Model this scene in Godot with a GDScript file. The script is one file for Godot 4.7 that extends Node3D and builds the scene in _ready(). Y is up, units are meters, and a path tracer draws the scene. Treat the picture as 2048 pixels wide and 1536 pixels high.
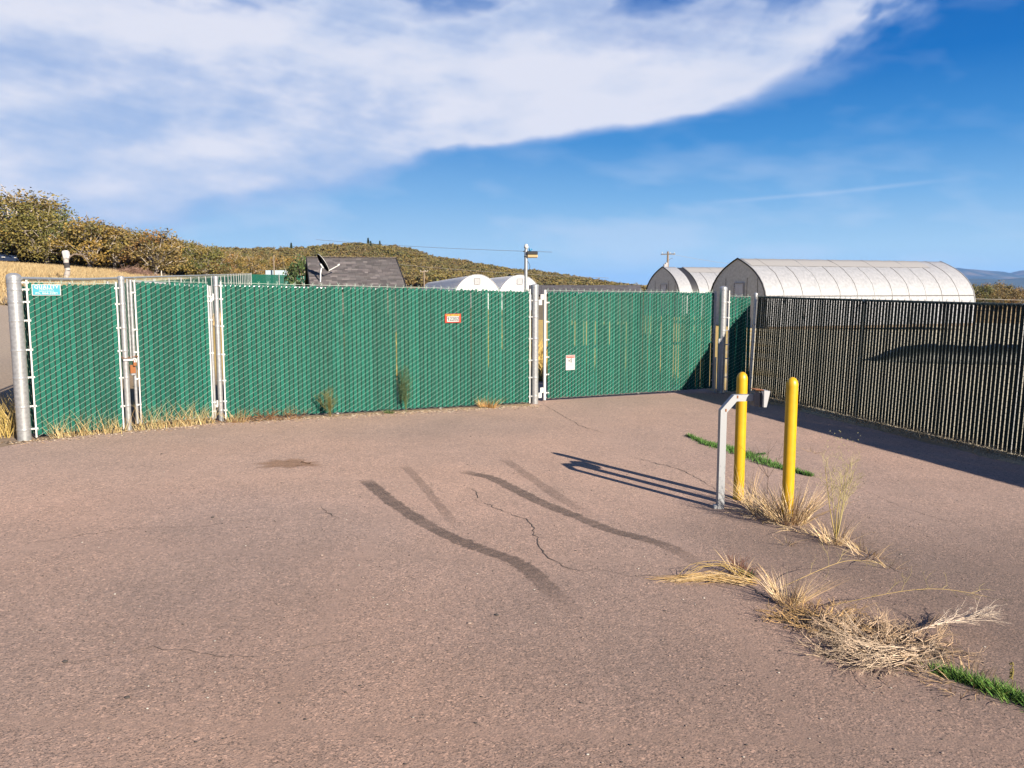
extends Node3D
# A locked yard behind green slatted chain-link, seen from its asphalt apron in low autumn sun.

const EYE := 2.13
const SLOPE := -0.0245
const SUN_AZ := 140.8
const SUN_EL := 24.0
var rng := RandomNumberGenerator.new()
var M := {}
var noise := FastNoiseLite.new()


# ------------------------------------------------------------------ geometry helper
class G:
	var v := PackedVector3Array()
	var n := PackedVector3Array()
	var c := PackedColorArray()
	var t := PackedVector2Array()
	var t2 := PackedVector2Array()
	var i := PackedInt32Array()
	var col := Color.WHITE

	func add(p: Vector3, nn: Vector3, uv := Vector2.ZERO) -> int:
		v.append(p); n.append(nn); c.append(col); t.append(uv)
		return v.size() - 1

	func tri(a: Vector3, b: Vector3, d: Vector3) -> void:   # clockwise seen from the front
		var nn := (d - a).cross(b - a).normalized()
		var k := v.size()
		add(a, nn); add(b, nn); add(d, nn)
		i.append(k); i.append(k + 1); i.append(k + 2)

	func quad(a: Vector3, b: Vector3, d: Vector3, e: Vector3) -> void:
		var nn := (d - a).cross(b - a).normalized()
		var k := v.size()
		add(a, nn, Vector2(0, 1)); add(b, nn, Vector2(0, 0)); add(d, nn, Vector2(1, 0)); add(e, nn, Vector2(1, 1))
		for q in [0, 1, 2, 0, 2, 3]: i.append(k + q)

	func face_out(pts: Array, o: Vector3) -> void:     # a flat polygon turned away from o
		var nn: Vector3 = (pts[2] - pts[0]).cross(pts[1] - pts[0]).normalized()
		if nn.dot(pts[0] - o) < 0.0:
			pts.reverse()
			nn = -nn
		var k := v.size()
		for p in pts: add(p, nn)
		for q in range(1, pts.size() - 1):
			i.append(k); i.append(k + q); i.append(k + q + 1)

	func box(o: Vector3, s: Vector3, b := Basis(), bev := 0.0) -> void:
		var h := s / 2.0
		bev = minf(bev, minf(h.x, minf(h.y, h.z)) * 0.45)
		if bev <= 0.0:
			for ax in 3:
				for sg in [-1.0, 1.0]:
					var q := []
					for k in [[-1, -1], [-1, 1], [1, 1], [1, -1]]:
						var p := Vector3.ZERO
						p[ax] = sg * h[ax]; p[(ax + 1) % 3] = k[0] * h[(ax + 1) % 3]; p[(ax + 2) % 3] = k[1] * h[(ax + 2) % 3]
						q.append(o + b * p)
					face_out(q, o)
			return
		for ax in 3:
			var a1 := (ax + 1) % 3
			var a2 := (ax + 2) % 3
			for sg in [-1.0, 1.0]:
				var q := []
				for k in [[-1, -1], [-1, 1], [1, 1], [1, -1]]:
					var p := Vector3.ZERO
					p[ax] = sg * h[ax]; p[a1] = k[0] * (h[a1] - bev); p[a2] = k[1] * (h[a2] - bev)
					q.append(o + b * p)
				face_out(q, o)
			for s1 in [-1.0, 1.0]:
				for s2 in [-1.0, 1.0]:
					var q := []
					for k in [[-1, 0], [1, 0], [1, 1], [-1, 1]]:
						var p := Vector3.ZERO
						p[ax] = k[0] * (h[ax] - bev)
						p[a1] = s1 * (h[a1] - (bev if k[1] == 0 else 0.0)); p[a2] = s2 * (h[a2] - (0.0 if k[1] == 0 else bev))
						q.append(o + b * p)
					face_out(q, o)
		for sx in [-1.0, 1.0]:
			for sy in [-1.0, 1.0]:
				for sz in [-1.0, 1.0]:
					face_out([o + b * Vector3(sx * h.x, sy * (h.y - bev), sz * (h.z - bev)), o + b * Vector3(sx * (h.x - bev), sy * h.y, sz * (h.z - bev)), o + b * Vector3(sx * (h.x - bev), sy * (h.y - bev), sz * h.z)], o)

	func tube(path: Array, r0: float, r1: float, sides := 6, caps := true) -> void:
		var m := path.size()
		var first := v.size()
		var side := Vector3.ZERO
		for k in m:
			var d: Vector3 = (path[mini(k + 1, m - 1)] - path[maxi(k - 1, 0)]).normalized()
			if k == 0:
				side = d.cross(Vector3.RIGHT if absf(d.x) < 0.7 else Vector3.UP).normalized()
			else:
				side = (side - d * side.dot(d)).normalized()
			var up := d.cross(side)
			var r := lerpf(r0, r1, float(k) / (m - 1))
			for s in sides:
				var a := TAU * s / sides
				var w := side * cos(a) + up * sin(a)
				add(path[k] + w * r, w, Vector2(float(s) / sides, k))
		for k in m - 1:
			for s in sides:
				var a := first + k * sides + s
				var b := first + k * sides + (s + 1) % sides
				for q in [a, a + sides, b, b, a + sides, b + sides]: i.append(q)
		if caps:
			for e in [0, m - 1]:
				var d: Vector3 = (path[1] - path[0] if e == 0 else path[m - 2] - path[m - 1]).normalized()
				var k := v.size()
				for s in sides: add(v[first + e * sides + s], -d)
				for q in range(1, sides - 1):
					if e == 0:
						i.append(k); i.append(k + q); i.append(k + q + 1)
					else:
						i.append(k); i.append(k + q + 1); i.append(k + q)

	func lathe(prof: Array, sides := 20, o := Vector3.ZERO, b := Basis()) -> void:   # prof: Vector2(radius, y) upwards
		var first := v.size()
		var m := prof.size()
		for k in m:
			var d: Vector2 = (prof[mini(k + 1, m - 1)] - prof[maxi(k - 1, 0)]).normalized()
			for s in sides + 1:
				var a := TAU * s / sides
				var w := Vector3(cos(a), 0, sin(a))
				add(o + b * (w * prof[k].x + Vector3.UP * prof[k].y), (b * (w * d.y - Vector3.UP * d.x)).normalized(), Vector2(float(s) / sides, prof[k].y))
		for k in m - 1:
			for s in sides:
				var a := first + k * (sides + 1) + s
				for q in [a, a + 1, a + sides + 1, a + 1, a + sides + 2, a + sides + 1]: i.append(q)

	func blade(p: Vector3, tip: Vector3, bend: Vector3, w: float) -> void:    # a grass blade of three tapering pieces
		var dir := (tip - p)
		var side := dir.cross(Vector3(dir.z, 0.3, -dir.x) + Vector3(0.01, 0, 0.02)).normalized() * w
		var last_a := p - side
		var last_b := p + side
		for k: int in [1, 2, 3]:
			var f := k / 3.0
			var q := p + dir * f + bend * (f * f)
			var ww := side * (1.0 - f * 0.8)
			if k == 3:
				tri(last_a, q, last_b)
			else:
				quad(last_a, q - ww, q + ww, last_b)
				last_a = q - ww; last_b = q + ww

	func join(o: G, x: Transform3D) -> void:
		var k := v.size()
		for p in o.v: v.append(x * p)
		for p in o.n: n.append((x.basis * p).normalized())
		c.append_array(o.c); t.append_array(o.t)
		for q in o.i: i.append(k + q)

	func mesh() -> ArrayMesh:
		var a := []
		a.resize(Mesh.ARRAY_MAX)
		a[Mesh.ARRAY_VERTEX] = v; a[Mesh.ARRAY_NORMAL] = n; a[Mesh.ARRAY_COLOR] = c; a[Mesh.ARRAY_TEX_UV] = t; a[Mesh.ARRAY_INDEX] = i
		if t2.size() == v.size(): a[Mesh.ARRAY_TEX_UV2] = t2
		var m := ArrayMesh.new()
		m.add_surface_from_arrays(Mesh.PRIMITIVE_TRIANGLES, a)
		return m


# ------------------------------------------------------------------ naming
func tag(o: Node, label := "", category := "", group := "", kind := "") -> Node:
	if label: o.set_meta("label", label)
	if category: o.set_meta("category", category)
	if group: o.set_meta("group", group)
	if kind: o.set_meta("kind", kind)
	return o

var used := {}
func named(o: Node, called: String, parent: Node) -> void:
	var key := str(parent.get_instance_id()) + called
	var k: int = used.get(key, 0)
	used[key] = k + 1
	o.name = called if k == 0 else "%s_%03d" % [called, k]
	parent.add_child(o, true)

func base(called: String, at := Vector3.ZERO, b := Basis()) -> Node3D:
	var o := Node3D.new()
	named(o, called, self)
	o.transform = Transform3D(b, at)
	return o

func put(g: Variant, called: String, m: Material, parent: Node = self, at := Vector3.ZERO, b := Basis()) -> MeshInstance3D:
	var o := MeshInstance3D.new()
	o.mesh = g.mesh() if g is G else g
	o.material_override = m
	named(o, called, parent)
	o.transform = Transform3D(b, at)
	return o

func scatter(mesh: Mesh, m: Material, called: String, xs: Array, cols: Array, parent: Node = self) -> MultiMeshInstance3D:
	var mm := MultiMesh.new()
	mm.transform_format = MultiMesh.TRANSFORM_3D
	mm.use_colors = cols.size() > 0
	mm.mesh = mesh
	mm.instance_count = xs.size()
	for k in xs.size():
		mm.set_instance_transform(k, xs[k])
		if cols.size(): mm.set_instance_color(k, cols[k])
	var o := MultiMeshInstance3D.new()
	o.multimesh = mm
	o.material_override = m
	named(o, called, parent)
	return o

func copy(o: Node3D, at: Vector3, b := Basis()) -> Node3D:
	var r: Node3D = o.duplicate()
	var stem: String = o.get_meta("stem", String(o.name))
	named(r, stem, self)
	r.transform = Transform3D(b, at)
	return r


# ------------------------------------------------------------------ materials and textures
func lin(r: float, g: float, b: float) -> Color:
	return Color(r * 0.72, g * 0.72, b * 0.72).linear_to_srgb()

func mat(name_: String, c: Color, rough := 0.8, metal := 0.0, vcol := false) -> StandardMaterial3D:
	var m := StandardMaterial3D.new()
	m.resource_name = name_
	m.albedo_color = lin(1, 1, 1) if c == Color.WHITE else c
	m.roughness = rough
	m.metallic = metal
	m.vertex_color_use_as_albedo = vcol
	M[name_] = m
	return m

func seam(freq: float, kind: int, oct: int, size: int, seed_: int, ret := -1) -> Image:
	var f := FastNoiseLite.new()
	f.seed = seed_
	f.noise_type = kind
	f.frequency = freq
	f.fractal_type = FastNoiseLite.FRACTAL_FBM if oct > 1 else FastNoiseLite.FRACTAL_NONE
	f.fractal_octaves = oct
	if ret >= 0: f.cellular_return_type = ret
	return f.get_seamless_image(size, size, false, false, 0.1)

func itex(im: Image) -> ImageTexture:
	return ImageTexture.create_from_image(im)

# a grey multiplier picture from layered noise: lo..hi
func mottle(size: int, freq: float, oct: int, lo: float, hi: float, seed_: int, grain := 0.0) -> ImageTexture:
	var a := seam(freq, FastNoiseLite.TYPE_SIMPLEX_SMOOTH, oct, size, seed_)
	var d := a.get_data()
	var out := PackedByteArray()
	out.resize(size * size * 3)
	for k in size * size:
		var q := d[k] / 255.0
		var w := clampf(lerpf(lo, hi, q) + (rng.randf() - 0.5) * grain, 0.0, 1.0)
		var b := int(pow(w, 0.4545) * 255.0)
		out[k * 3] = b; out[k * 3 + 1] = b; out[k * 3 + 2] = b
	return itex(Image.create_from_data(size, size, false, Image.FORMAT_RGB8, out))

func tri_map(m: StandardMaterial3D, t: Texture2D, scale: float, world := true) -> StandardMaterial3D:
	m.albedo_texture = t
	m.uv1_triplanar = true
	m.uv1_world_triplanar = world
	m.uv1_scale = Vector3.ONE * scale
	return m

func make_materials() -> void:
	var mot := mottle(512, 0.02, 4, 0.62, 1.0, 11, 0.10)
	var fine := mottle(512, 0.08, 3, 0.7, 1.0, 12, 0.12)
	var soft := mottle(256, 0.015, 3, 0.8, 1.0, 13, 0.03)
	# slats: five weathered greens
	for k in 5:
		var f: float = [1.0, 0.80, 1.20, 0.92, 1.10][k]
		tri_map(mat("green_slat_%d" % k, lin(0.0045 * f + 0.0010 * k, 0.112 * f, 0.080 * f), 0.75), mot, 0.55)
	for k in 5: M["green_slat_%d" % k].metallic_specular = 0.3
	tri_map(mat("shaded_slat", lin(0.006, 0.014, 0.014), 0.7), mot, 0.55)  # green slats of the right fence, their deep shade put into the colour
	M.shaded_slat.metallic_specular = 0.3
	mat("shaded_wire", lin(0.05, 0.075, 0.07), 0.6)  # coated wire and rail of that fence, darkened for the same shade
	mat("gap_shade", lin(0.004, 0.016, 0.012), 0.9)  # dark strips added behind the slats to paint the shade of the gaps
	tri_map(mat("galvanised", lin(0.58, 0.585, 0.60), 0.36, 0.62), mot, 1.7)
	mat("galv_wire", lin(0.42, 0.52, 0.45), 0.5, 0.1)
	mat("white_metal", lin(0.52, 0.52, 0.52), 0.5)
	tri_map(mat("rust", lin(0.30, 0.11, 0.035), 0.9), fine, 3.0)
	mat("yellow_paint", lin(0.62, 0.36, 0.004), 0.42)
	tri_map(M.yellow_paint, soft, 2.0)
	mat("black_plastic", lin(0.018, 0.018, 0.022), 0.5)
	mat("navy_plastic", lin(0.03, 0.032, 0.055), 0.5)
	mat("grey_plastic", lin(0.34, 0.34, 0.37), 0.5)
	mat("dusty_grey", lin(0.17, 0.155, 0.15), 0.6)
	tri_map(mat("steel", lin(0.42, 0.43, 0.46), 0.5, 0.45), fine, 4.0)
	mat("plant", Color.WHITE, 0.85, 0.0, true)
	M.plant.backlight_enabled = true
	M.plant.backlight = Color(0.35, 0.35, 0.35)
	mat("leaf", Color.WHITE, 0.75, 0.0, true)
	M.leaf.backlight_enabled = true
	M.leaf.backlight = Color(0.3, 0.3, 0.3)
	mat("bark", Color.WHITE, 0.95, 0.0, true)
	mat("stone", Color.WHITE, 0.9, 0.0, true)
	mat("painted", Color.WHITE, 0.6, 0.0, true)
	tri_map(mat("film", lin(0.40, 0.405, 0.44), 0.55), mot, 0.35)
	M.film.backlight_enabled = true
	M.film.backlight = Color(0.4, 0.4, 0.4)
	tri_map(mat("film_white", lin(1.2, 1.2, 1.23), 0.55), soft, 0.3)
	M.film_white.backlight_enabled = true
	M.film_white.backlight = Color(1, 1, 1)
	tri_map(mat("gable_grey", lin(0.66, 0.67, 0.66), 0.7), mot, 0.4)
	mat("seam_line", lin(0.24, 0.225, 0.22), 0.7)
	mat("black_trim", lin(0.016, 0.016, 0.022), 0.6)
	mat("shingle", Color.WHITE, 0.95, 0.0, true)
	tri_map(M.shingle, fine, 6.0)
	tri_map(mat("siding", lin(0.10, 0.085, 0.07), 0.8), mot, 0.8)
	mat("glass_dark", lin(0.012, 0.016, 0.022), 0.15)
	tri_map(mat("wood", lin(0.26, 0.20, 0.15), 0.9), fine, 2.0)
	mat("wire_far", lin(0.30, 0.27, 0.24), 0.7)
	mat("sign_cyan", lin(0.012, 0.25, 0.34), 0.6)
	mat("sign_white", lin(0.42, 0.42, 0.42), 0.6)
	mat("sign_orange", lin(0.42, 0.022, 0.003), 0.8)
	mat("ink_black", lin(0.008, 0.008, 0.01), 0.9)
	M.ink_black.metallic_specular = 0.2
	mat("ink_yellow", lin(0.70, 0.50, 0.05), 0.6)
	mat("ink_grey", lin(0.30, 0.30, 0.29), 0.6)
	mat("crack", lin(0.075, 0.056, 0.048), 1.0)
	mat("lens_tan", lin(0.46, 0.34, 0.18), 0.4)
	mat("blue_plastic", lin(0.015, 0.17, 0.36), 0.4)
	mat("car_blue", lin(0.012, 0.03, 0.085), 0.25, 0.3)
	M.car_blue.clearcoat_enabled = true
	tri_map(mat("heap_black", lin(0.006, 0.011, 0.010), 0.55), mot, 0.8)

func asphalt_material() -> void:
	var S := 1024
	var cell := seam(0.17, FastNoiseLite.TYPE_CELLULAR, 1, S, 21, FastNoiseLite.RETURN_CELL_VALUE).get_data()
	var dist := seam(0.17, FastNoiseLite.TYPE_CELLULAR, 1, S, 21, FastNoiseLite.RETURN_DISTANCE).get_data()
	var mid := seam(0.03, FastNoiseLite.TYPE_SIMPLEX, 3, S, 22).get_data()
	var cell2 := seam(0.32, FastNoiseLite.TYPE_CELLULAR, 1, S, 23, FastNoiseLite.RETURN_CELL_VALUE).get_data()
	var out := PackedByteArray()
	out.resize(S * S * 3)
	var hgt := PackedByteArray()
	hgt.resize(S * S)
	for k in S * S:
		var cv := cell[k] / 255.0
		var c2 := cell2[k] / 255.0
		var dd := dist[k] / 255.0
		var q := 0.60 + 0.15 * (cv - 0.5) + 0.17 * (c2 - 0.5) + 0.16 * (mid[k] / 255.0 - 0.5)
		if cv > 0.92: q += 0.14
		if c2 < 0.12: q -= 0.17
		q = clampf(q, 0.12, 1.0)
		var warm := (cv - 0.5) * 0.05
		out[k * 3] = int(pow(clampf(q * (1.0 + warm), 0, 1), 0.4545) * 255.0)
		out[k * 3 + 1] = int(pow(clampf(q * 0.985, 0, 1), 0.4545) * 255.0)
		out[k * 3 + 2] = int(pow(clampf(q * (0.98 - warm), 0, 1), 0.4545) * 255.0)
		hgt[k] = int(clampf(0.25 + 0.45 * (1.0 - dd) * cv + 0.30 * c2, 0, 1) * 255.0)
	var him := Image.create_from_data(S, S, false, Image.FORMAT_L8, hgt)
	var nim := him.duplicate()
	nim.convert(Image.FORMAT_RGBA8)
	nim.bump_map_to_normal_map(2.6)
	var m := mat("asphalt", lin(0.745, 0.525, 0.430), 0.95)
	m.albedo_texture = itex(Image.create_from_data(S, S, false, Image.FORMAT_RGB8, out))
	m.normal_enabled = true
	m.normal_texture = itex(nim)
	m.normal_scale = 0.6
	m.vertex_color_use_as_albedo = true
	m.detail_enabled = true
	m.detail_blend_mode = BaseMaterial3D.BLEND_MODE_MUL
	m.detail_uv_layer = BaseMaterial3D.DETAIL_UV_2
	# large-scale wear: dusty paler lanes, darker patches, drips
	var W := 1024
	var big := seam(0.004, FastNoiseLite.TYPE_SIMPLEX_SMOOTH, 4, W, 31).get_data()
	var med := seam(0.02, FastNoiseLite.TYPE_SIMPLEX_SMOOTH, 4, W, 32).get_data()
	var sm := seam(0.08, FastNoiseLite.TYPE_SIMPLEX_SMOOTH, 2, W, 33).get_data()
	var mc := PackedByteArray()
	mc.resize(W * W * 3)
	for y in W:
		for x in W:
			var k := y * W + x
			var b := big[k] / 255.0
			var e := med[k] / 255.0
			var s := sm[k] / 255.0
			var q := 0.80 + 0.16 * (b - 0.5) + 0.13 * (e - 0.5) + 0.10 * (s - 0.5)
			q = clampf(q, 0.3, 1.0)
			var dusty := clampf((b - 0.45) * 1.5, -0.4, 0.6) * 0.06
			mc[k * 3] = int(pow(clampf(q * (1.0 + dusty), 0, 1), 0.4545) * 255)
			mc[k * 3 + 1] = int(pow(q * 0.99, 0.4545) * 255)
			mc[k * 3 + 2] = int(pow(clampf(q * (0.99 - dusty), 0, 1), 0.4545) * 255)
	m.detail_albedo = itex(Image.create_from_data(W, W, false, Image.FORMAT_RGB8, mc))
	# soil: same grain over vertex colours
	var g := mat("soil", Color.WHITE, 0.97, 0.0, true)
	tri_map(g, mottle(1024, 0.05, 4, 0.5, 1.0, 41, 0.35), 0.22)
	# tyre rubber: streaks with ragged alpha
	var T := 256
	var im := Image.create(T, T, false, Image.FORMAT_RGBA8)
	var f := FastNoiseLite.new()
	f.seed = 5; f.frequency = 0.05
	for y in T:
		for x in T:
			var across := absf(x / float(T) - 0.5) * 2.0
			var streak := f.get_noise_2d(x * 5.0, y * 0.10) * 0.5 + 0.5
			var grain := f.get_noise_2d(x * 9.0 + 500.0, y * 9.0) * 0.5 + 0.5
			var patch := f.get_noise_2d(x * 0.7 + 90.0, y * 0.6) * 0.5 + 0.5
			var edge := 0.80 + 0.22 * f.get_noise_2d(y * 1.4, 700.0 if x < T / 2 else 900.0)
			var a := clampf((streak * 1.2 + grain * 1.5 + patch * 0.7 - 1.15) * 1.5, 0.0, 1.0) * (1.0 - smoothstep(edge - 0.14, edge + 0.10, across))
			im.set_pixel(x, y, Color(1, 1, 1, clampf(a, 0.0, 0.78)))
	var tm := mat("rubber", lin(0.085, 0.062, 0.055), 0.95, 0.0, true)
	tm.albedo_texture = itex(im)
	tm.transparency = BaseMaterial3D.TRANSPARENCY_ALPHA
	var mud := mat("mud", lin(0.42, 0.235, 0.14), 0.9, 0.0, true)
	mud.transparency = BaseMaterial3D.TRANSPARENCY_ALPHA
	tri_map(mud, M.galvanised.albedo_texture, 1.0)


# ------------------------------------------------------------------ the lie of the land
func hill2_top(x: float) -> float:
	var p := [[-500, 12], [-200, 16], [-125, 13.2], [-107, 14.6], [-92, 18.2], [-71, 20.8], [-57, 19.6], [-31, 12.6], [6, 8.0], [25, 5.4], [45, 1.4], [67, -4], [120, -12], [300, -30], [9000, -60]]
	for k in p.size() - 1:
		if x < p[k + 1][0]:
			return lerpf(p[k][1], p[k + 1][1], smoothstep(p[k][0], p[k + 1][0], x) * 0.3 + 0.7 * clampf((x - p[k][0]) / (p[k + 1][0] - p[k][0]), 0, 1))
	return -60.0

func hf(x: float, z: float) -> float:
	var d := -z
	var ax := absf(x)
	var xx := x if ax < 15.0 else signf(x) * (15.0 + 45.0 * tanh((ax - 15.0) / 45.0))
	var y := SLOPE * xx
	if d > 14.0:
		y += 0.0124 * minf(d - 14.0, 86.0) * smoothstep(-1.0, -9.0, x)
		var out := -(x + 6.4 + 0.272 * (d - 10.9)) - 1.5        # metres outside the left fence line
		if out > 0.0: y += 2.75 * (1.0 - exp(-out / 11.0)) * smoothstep(20.0, 46.0, d) * (1.0 - smoothstep(120.0, 200.0, d) * 0.6)
		y += 0.135 * minf(130.0, maxf(0.0, -(x + 47.0))) * smoothstep(70.0, 215.0, d)
		if d > 20.0 and x > 25.0:
			y -= 26.0 * smoothstep(30.0, 500.0, x) * smoothstep(70.0, 500.0, d)
		if d > 190.0:
			var w := smoothstep(190.0, 430.0, d)
			y = lerpf(y, hill2_top(x) + noise.get_noise_2d(x * 0.6, z * 0.6) * 2.0 * smoothstep(80, -20, x), w)
			y -= 70.0 * smoothstep(520.0, 1100.0, d)
	return y

func on(x: float, z: float, up := 0.0) -> Vector3:
	return Vector3(x, hf(x, z) + up, z)

func plane_y(x: float) -> float:
	return SLOPE * x


# ------------------------------------------------------------------ sky
const EDGE := [[-60, 1.5], [-31.3, 1.8], [-24.0, 3.0], [-21.0, 4.0], [-19.1, 4.7], [-15.8, 5.2], [-11.5, 6.3], [-9.0, 6.95], [-7.2, 7.8], [-5.5, 8.45], [-3.6, 8.95], [0.9, 9.5], [5.9, 10.1], [12.4, 10.85], [16.5, 11.5], [19.2, 12.2], [21.0, 12.9], [23.0, 13.6], [25.0, 14.8], [26.2, 16.2], [27.5, 20], [30, 40], [40, 90]]

func edge_el(az: float) -> float:
	for k in EDGE.size() - 1:
		if az < EDGE[k + 1][0]:
			return lerpf(EDGE[k][1], EDGE[k + 1][1], clampf((az - EDGE[k][0]) / (EDGE[k + 1][0] - EDGE[k][0]), 0, 1))
	return 90.0

var n1 := FastNoiseLite.new()
var n2 := FastNoiseLite.new()
var n3 := FastNoiseLite.new()

func sky_color(az: float, el: float) -> Color:   # linear, as it should look on the picture; divided by the exposure afterwards
	var e := maxf(el, 0.0)
	var stops := [[0.0, Vector3(0.46, 0.66, 0.88)], [2.6, Vector3(0.41, 0.645, 0.87)], [6.0, Vector3(0.20, 0.455, 0.79)], [9.5, Vector3(0.062, 0.285, 0.67)], [14.0, Vector3(0.010, 0.165, 0.54)], [20.0, Vector3(0.010, 0.115, 0.44)], [45.0, Vector3(0.015, 0.08, 0.32)], [90.0, Vector3(0.012, 0.06, 0.25)]]
	var c: Vector3 = stops[0][1]
	for k in stops.size() - 1:
		if e >= stops[k][0]: c = stops[k][1].lerp(stops[k + 1][1], clampf((e - stops[k][0]) / (stops[k + 1][0] - stops[k][0]), 0, 1))
	# the air is clearer to the right of the view and milkier to the left
	c = c.lerp(Vector3(0.42, 0.60, 0.86), 0.20 * smoothstep(12.0, -22.0, az) * smoothstep(-170.0, -60.0, az))
	# thin high streaks, drawn out along a shallow slant
	var st := n3.get_noise_2d(az * 1.6 + e * 2.0, e * 4.6 - az * 0.28)
	var st2 := n2.get_noise_2d(az * 0.5, e * 1.6 - az * 0.10)
	var thin := clampf((st + 0.12 + st2 * 0.7) * 0.55, 0.0, 0.42) * (0.35 + 0.65 * smoothstep(10.0, 4.0, e)) * smoothstep(-0.5, 2.0, e)
	c = c.lerp(Vector3(0.60, 0.72, 0.91), thin)
	# one straight wisp
	var cl := e - (5.62 + (az - 13.2) * 0.052 + 0.001 * (az - 16.0) * (az - 16.0)) + st * 0.05
	var cw := smoothstep(12.0, 17.0, az) * smoothstep(29.5, 23.0, az) * exp(-cl * cl / 0.010)
	c = c.lerp(Vector3(0.62, 0.73, 0.91), cw * 0.30)
	# the big veil
	var aw := az + n1.get_noise_2d(az * 2.2, e * 5.0) * 1.6 * smoothstep(8.0, 20.0, az) + n2.get_noise_2d(az * 6.0, e * 9.0) * 0.5
	var ee := e + n2.get_noise_2d(az * 2.6, e * 7.0) * lerpf(0.45, 0.22, smoothstep(-8.0, 2.0, az)) + n1.get_noise_2d(az * 5.0 + 40.0, e * 12.0) * lerpf(0.35, 0.15, smoothstep(-8.0, 2.0, az))
	if absf(az) > 70.0: aw = 70.0 * signf(az)
	var d := ee - edge_el(aw)
	var sharp := lerpf(1.7, 0.75, smoothstep(-14.0, 0.0, az)) + smoothstep(13.0, 21.0, az) * 3.0
	var cover := smoothstep(-0.25 * sharp, sharp, d)
	if az > 60.0: cover = 0.0
	var s1 := n1.get_noise_2d(az * 1.0 + e * 0.8, e * 3.0 - az * 0.45)
	var s2 := n2.get_noise_2d(az * 2.2 + e * 1.5, e * 7.0 - az * 0.9)
	var s4 := n1.get_noise_2d(az * 7.0 + 90.0, e * 13.0 - az * 1.6)
	var band := smoothstep(5.5, 1.0, d) * smoothstep(-12.0, 6.0, az)
	var upper := exp(-pow((e - 15.6 + (az + 12.0) * 0.13) / 2.0, 2.0)) * smoothstep(16.0, -2.0, az)
	var dens := 0.83 + 0.20 * s1 + 0.15 * s2 + 0.07 * s4 + 0.30 * band + 0.16 * upper
	dens -= 0.09 * exp(-pow((e - 11.9 + (az + 17.0) * 0.10) / 1.5, 2.0)) * smoothstep(0.0, -10.0, az)
	dens -= smoothstep(15.8, 18.4, e - (az + 14.0) * 0.02) * smoothstep(-30.0, -22.0, az) * clampf(0.16 + 1.3 * s1 + 0.9 * s2 + 0.4 * s4, 0.0, 0.66)
	dens -= 0.34 * smoothstep(3.0, 6.5, d) * smoothstep(2.0, 12.0, az) * clampf(0.55 + 1.2 * s2 + 0.9 * s1, 0.0, 1.0)
	var shred := 0.5 + 0.9 * n1.get_noise_2d(az * 3.4 + 15.0, e * 5.5 - az * 1.8) + 0.45 * n2.get_noise_2d(az * 8.0, e * 13.0 - az * 4.0)
	var torn := lerpf(-0.30, 0.92, smoothstep(16.0, 26.5, az + (12.5 - e) * 0.35))
	dens *= lerpf(1.0, smoothstep(torn - 0.65, torn + 0.65, shred), smoothstep(13.0, 18.0, az))
	var fib := n3.get_noise_2d(az * 2.0 + e * 9.0, e * 26.0 + az * 4.5) * 0.6 + n1.get_noise_2d(az * 14.0, e * 22.0 + az * 5.0) * 0.5
	dens += fib * 0.10
	dens = clampf(dens, 0.0, 1.0) * cover
	if e > 19.0: dens *= lerpf(1.0, 0.35, clampf((e - 19.0) / 25.0, 0, 1))
	if absf(az) > 45.0: dens *= lerpf(1.0, 0.55, clampf((absf(az) - 45.0) / 50.0, 0, 1))
	var white := Vector3(0.57, 0.66, 0.85).lerp(Vector3(0.78, 0.80, 0.91), clampf(band * 0.8 + upper * 0.5 + 0.4 + 0.9 * s1 + 0.5 * s2, 0, 1))
	var veil := Vector3(0.40, 0.53, 0.82).lerp(white, clampf(dens * 1.6 - 0.55, 0, 1))
	c = c.lerp(veil, clampf(dens * 1.1, 0.0, 0.97))
	if el < 0.0: c = Vector3(0.34, 0.33, 0.33)
	return Color(c.x, c.y, c.z)

func build_sky(exposure: float) -> PanoramaSkyMaterial:
	for q in [[n1, 3, 0.05, 5], [n2, 7, 0.05, 5], [n3, 9, 0.06, 4]]:
		q[0].seed = q[1]; q[0].frequency = q[2]; q[0].fractal_octaves = q[3]
		q[0].noise_type = FastNoiseLite.TYPE_SIMPLEX_SMOOTH
		q[0].fractal_type = FastNoiseLite.FRACTAL_FBM
	var W := 4096
	var H := 2048
	var lo := Image.create(512, 256, false, Image.FORMAT_RGBF)
	for y in 256:
		for x in 512:
			var c := sky_color(wrapf((x + 0.5) / 512.0 * 360.0, -180.0, 180.0), 90.0 - (y + 0.5) / 256.0 * 180.0)
			lo.set_pixel(x, y, c / exposure)
	lo.resize(W, H, Image.INTERPOLATE_CUBIC)
	for y in range(H / 2 - 300, H / 2):
		var el := 90.0 - (y + 0.5) / H * 180.0
		for x in range(-430, 430):
			lo.set_pixel(posmod(x, W), y, sky_color((x + 0.5) / W * 360.0, el) / exposure)
	var p := PanoramaSkyMaterial.new()
	p.panorama = itex(lo)
	return p


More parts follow.
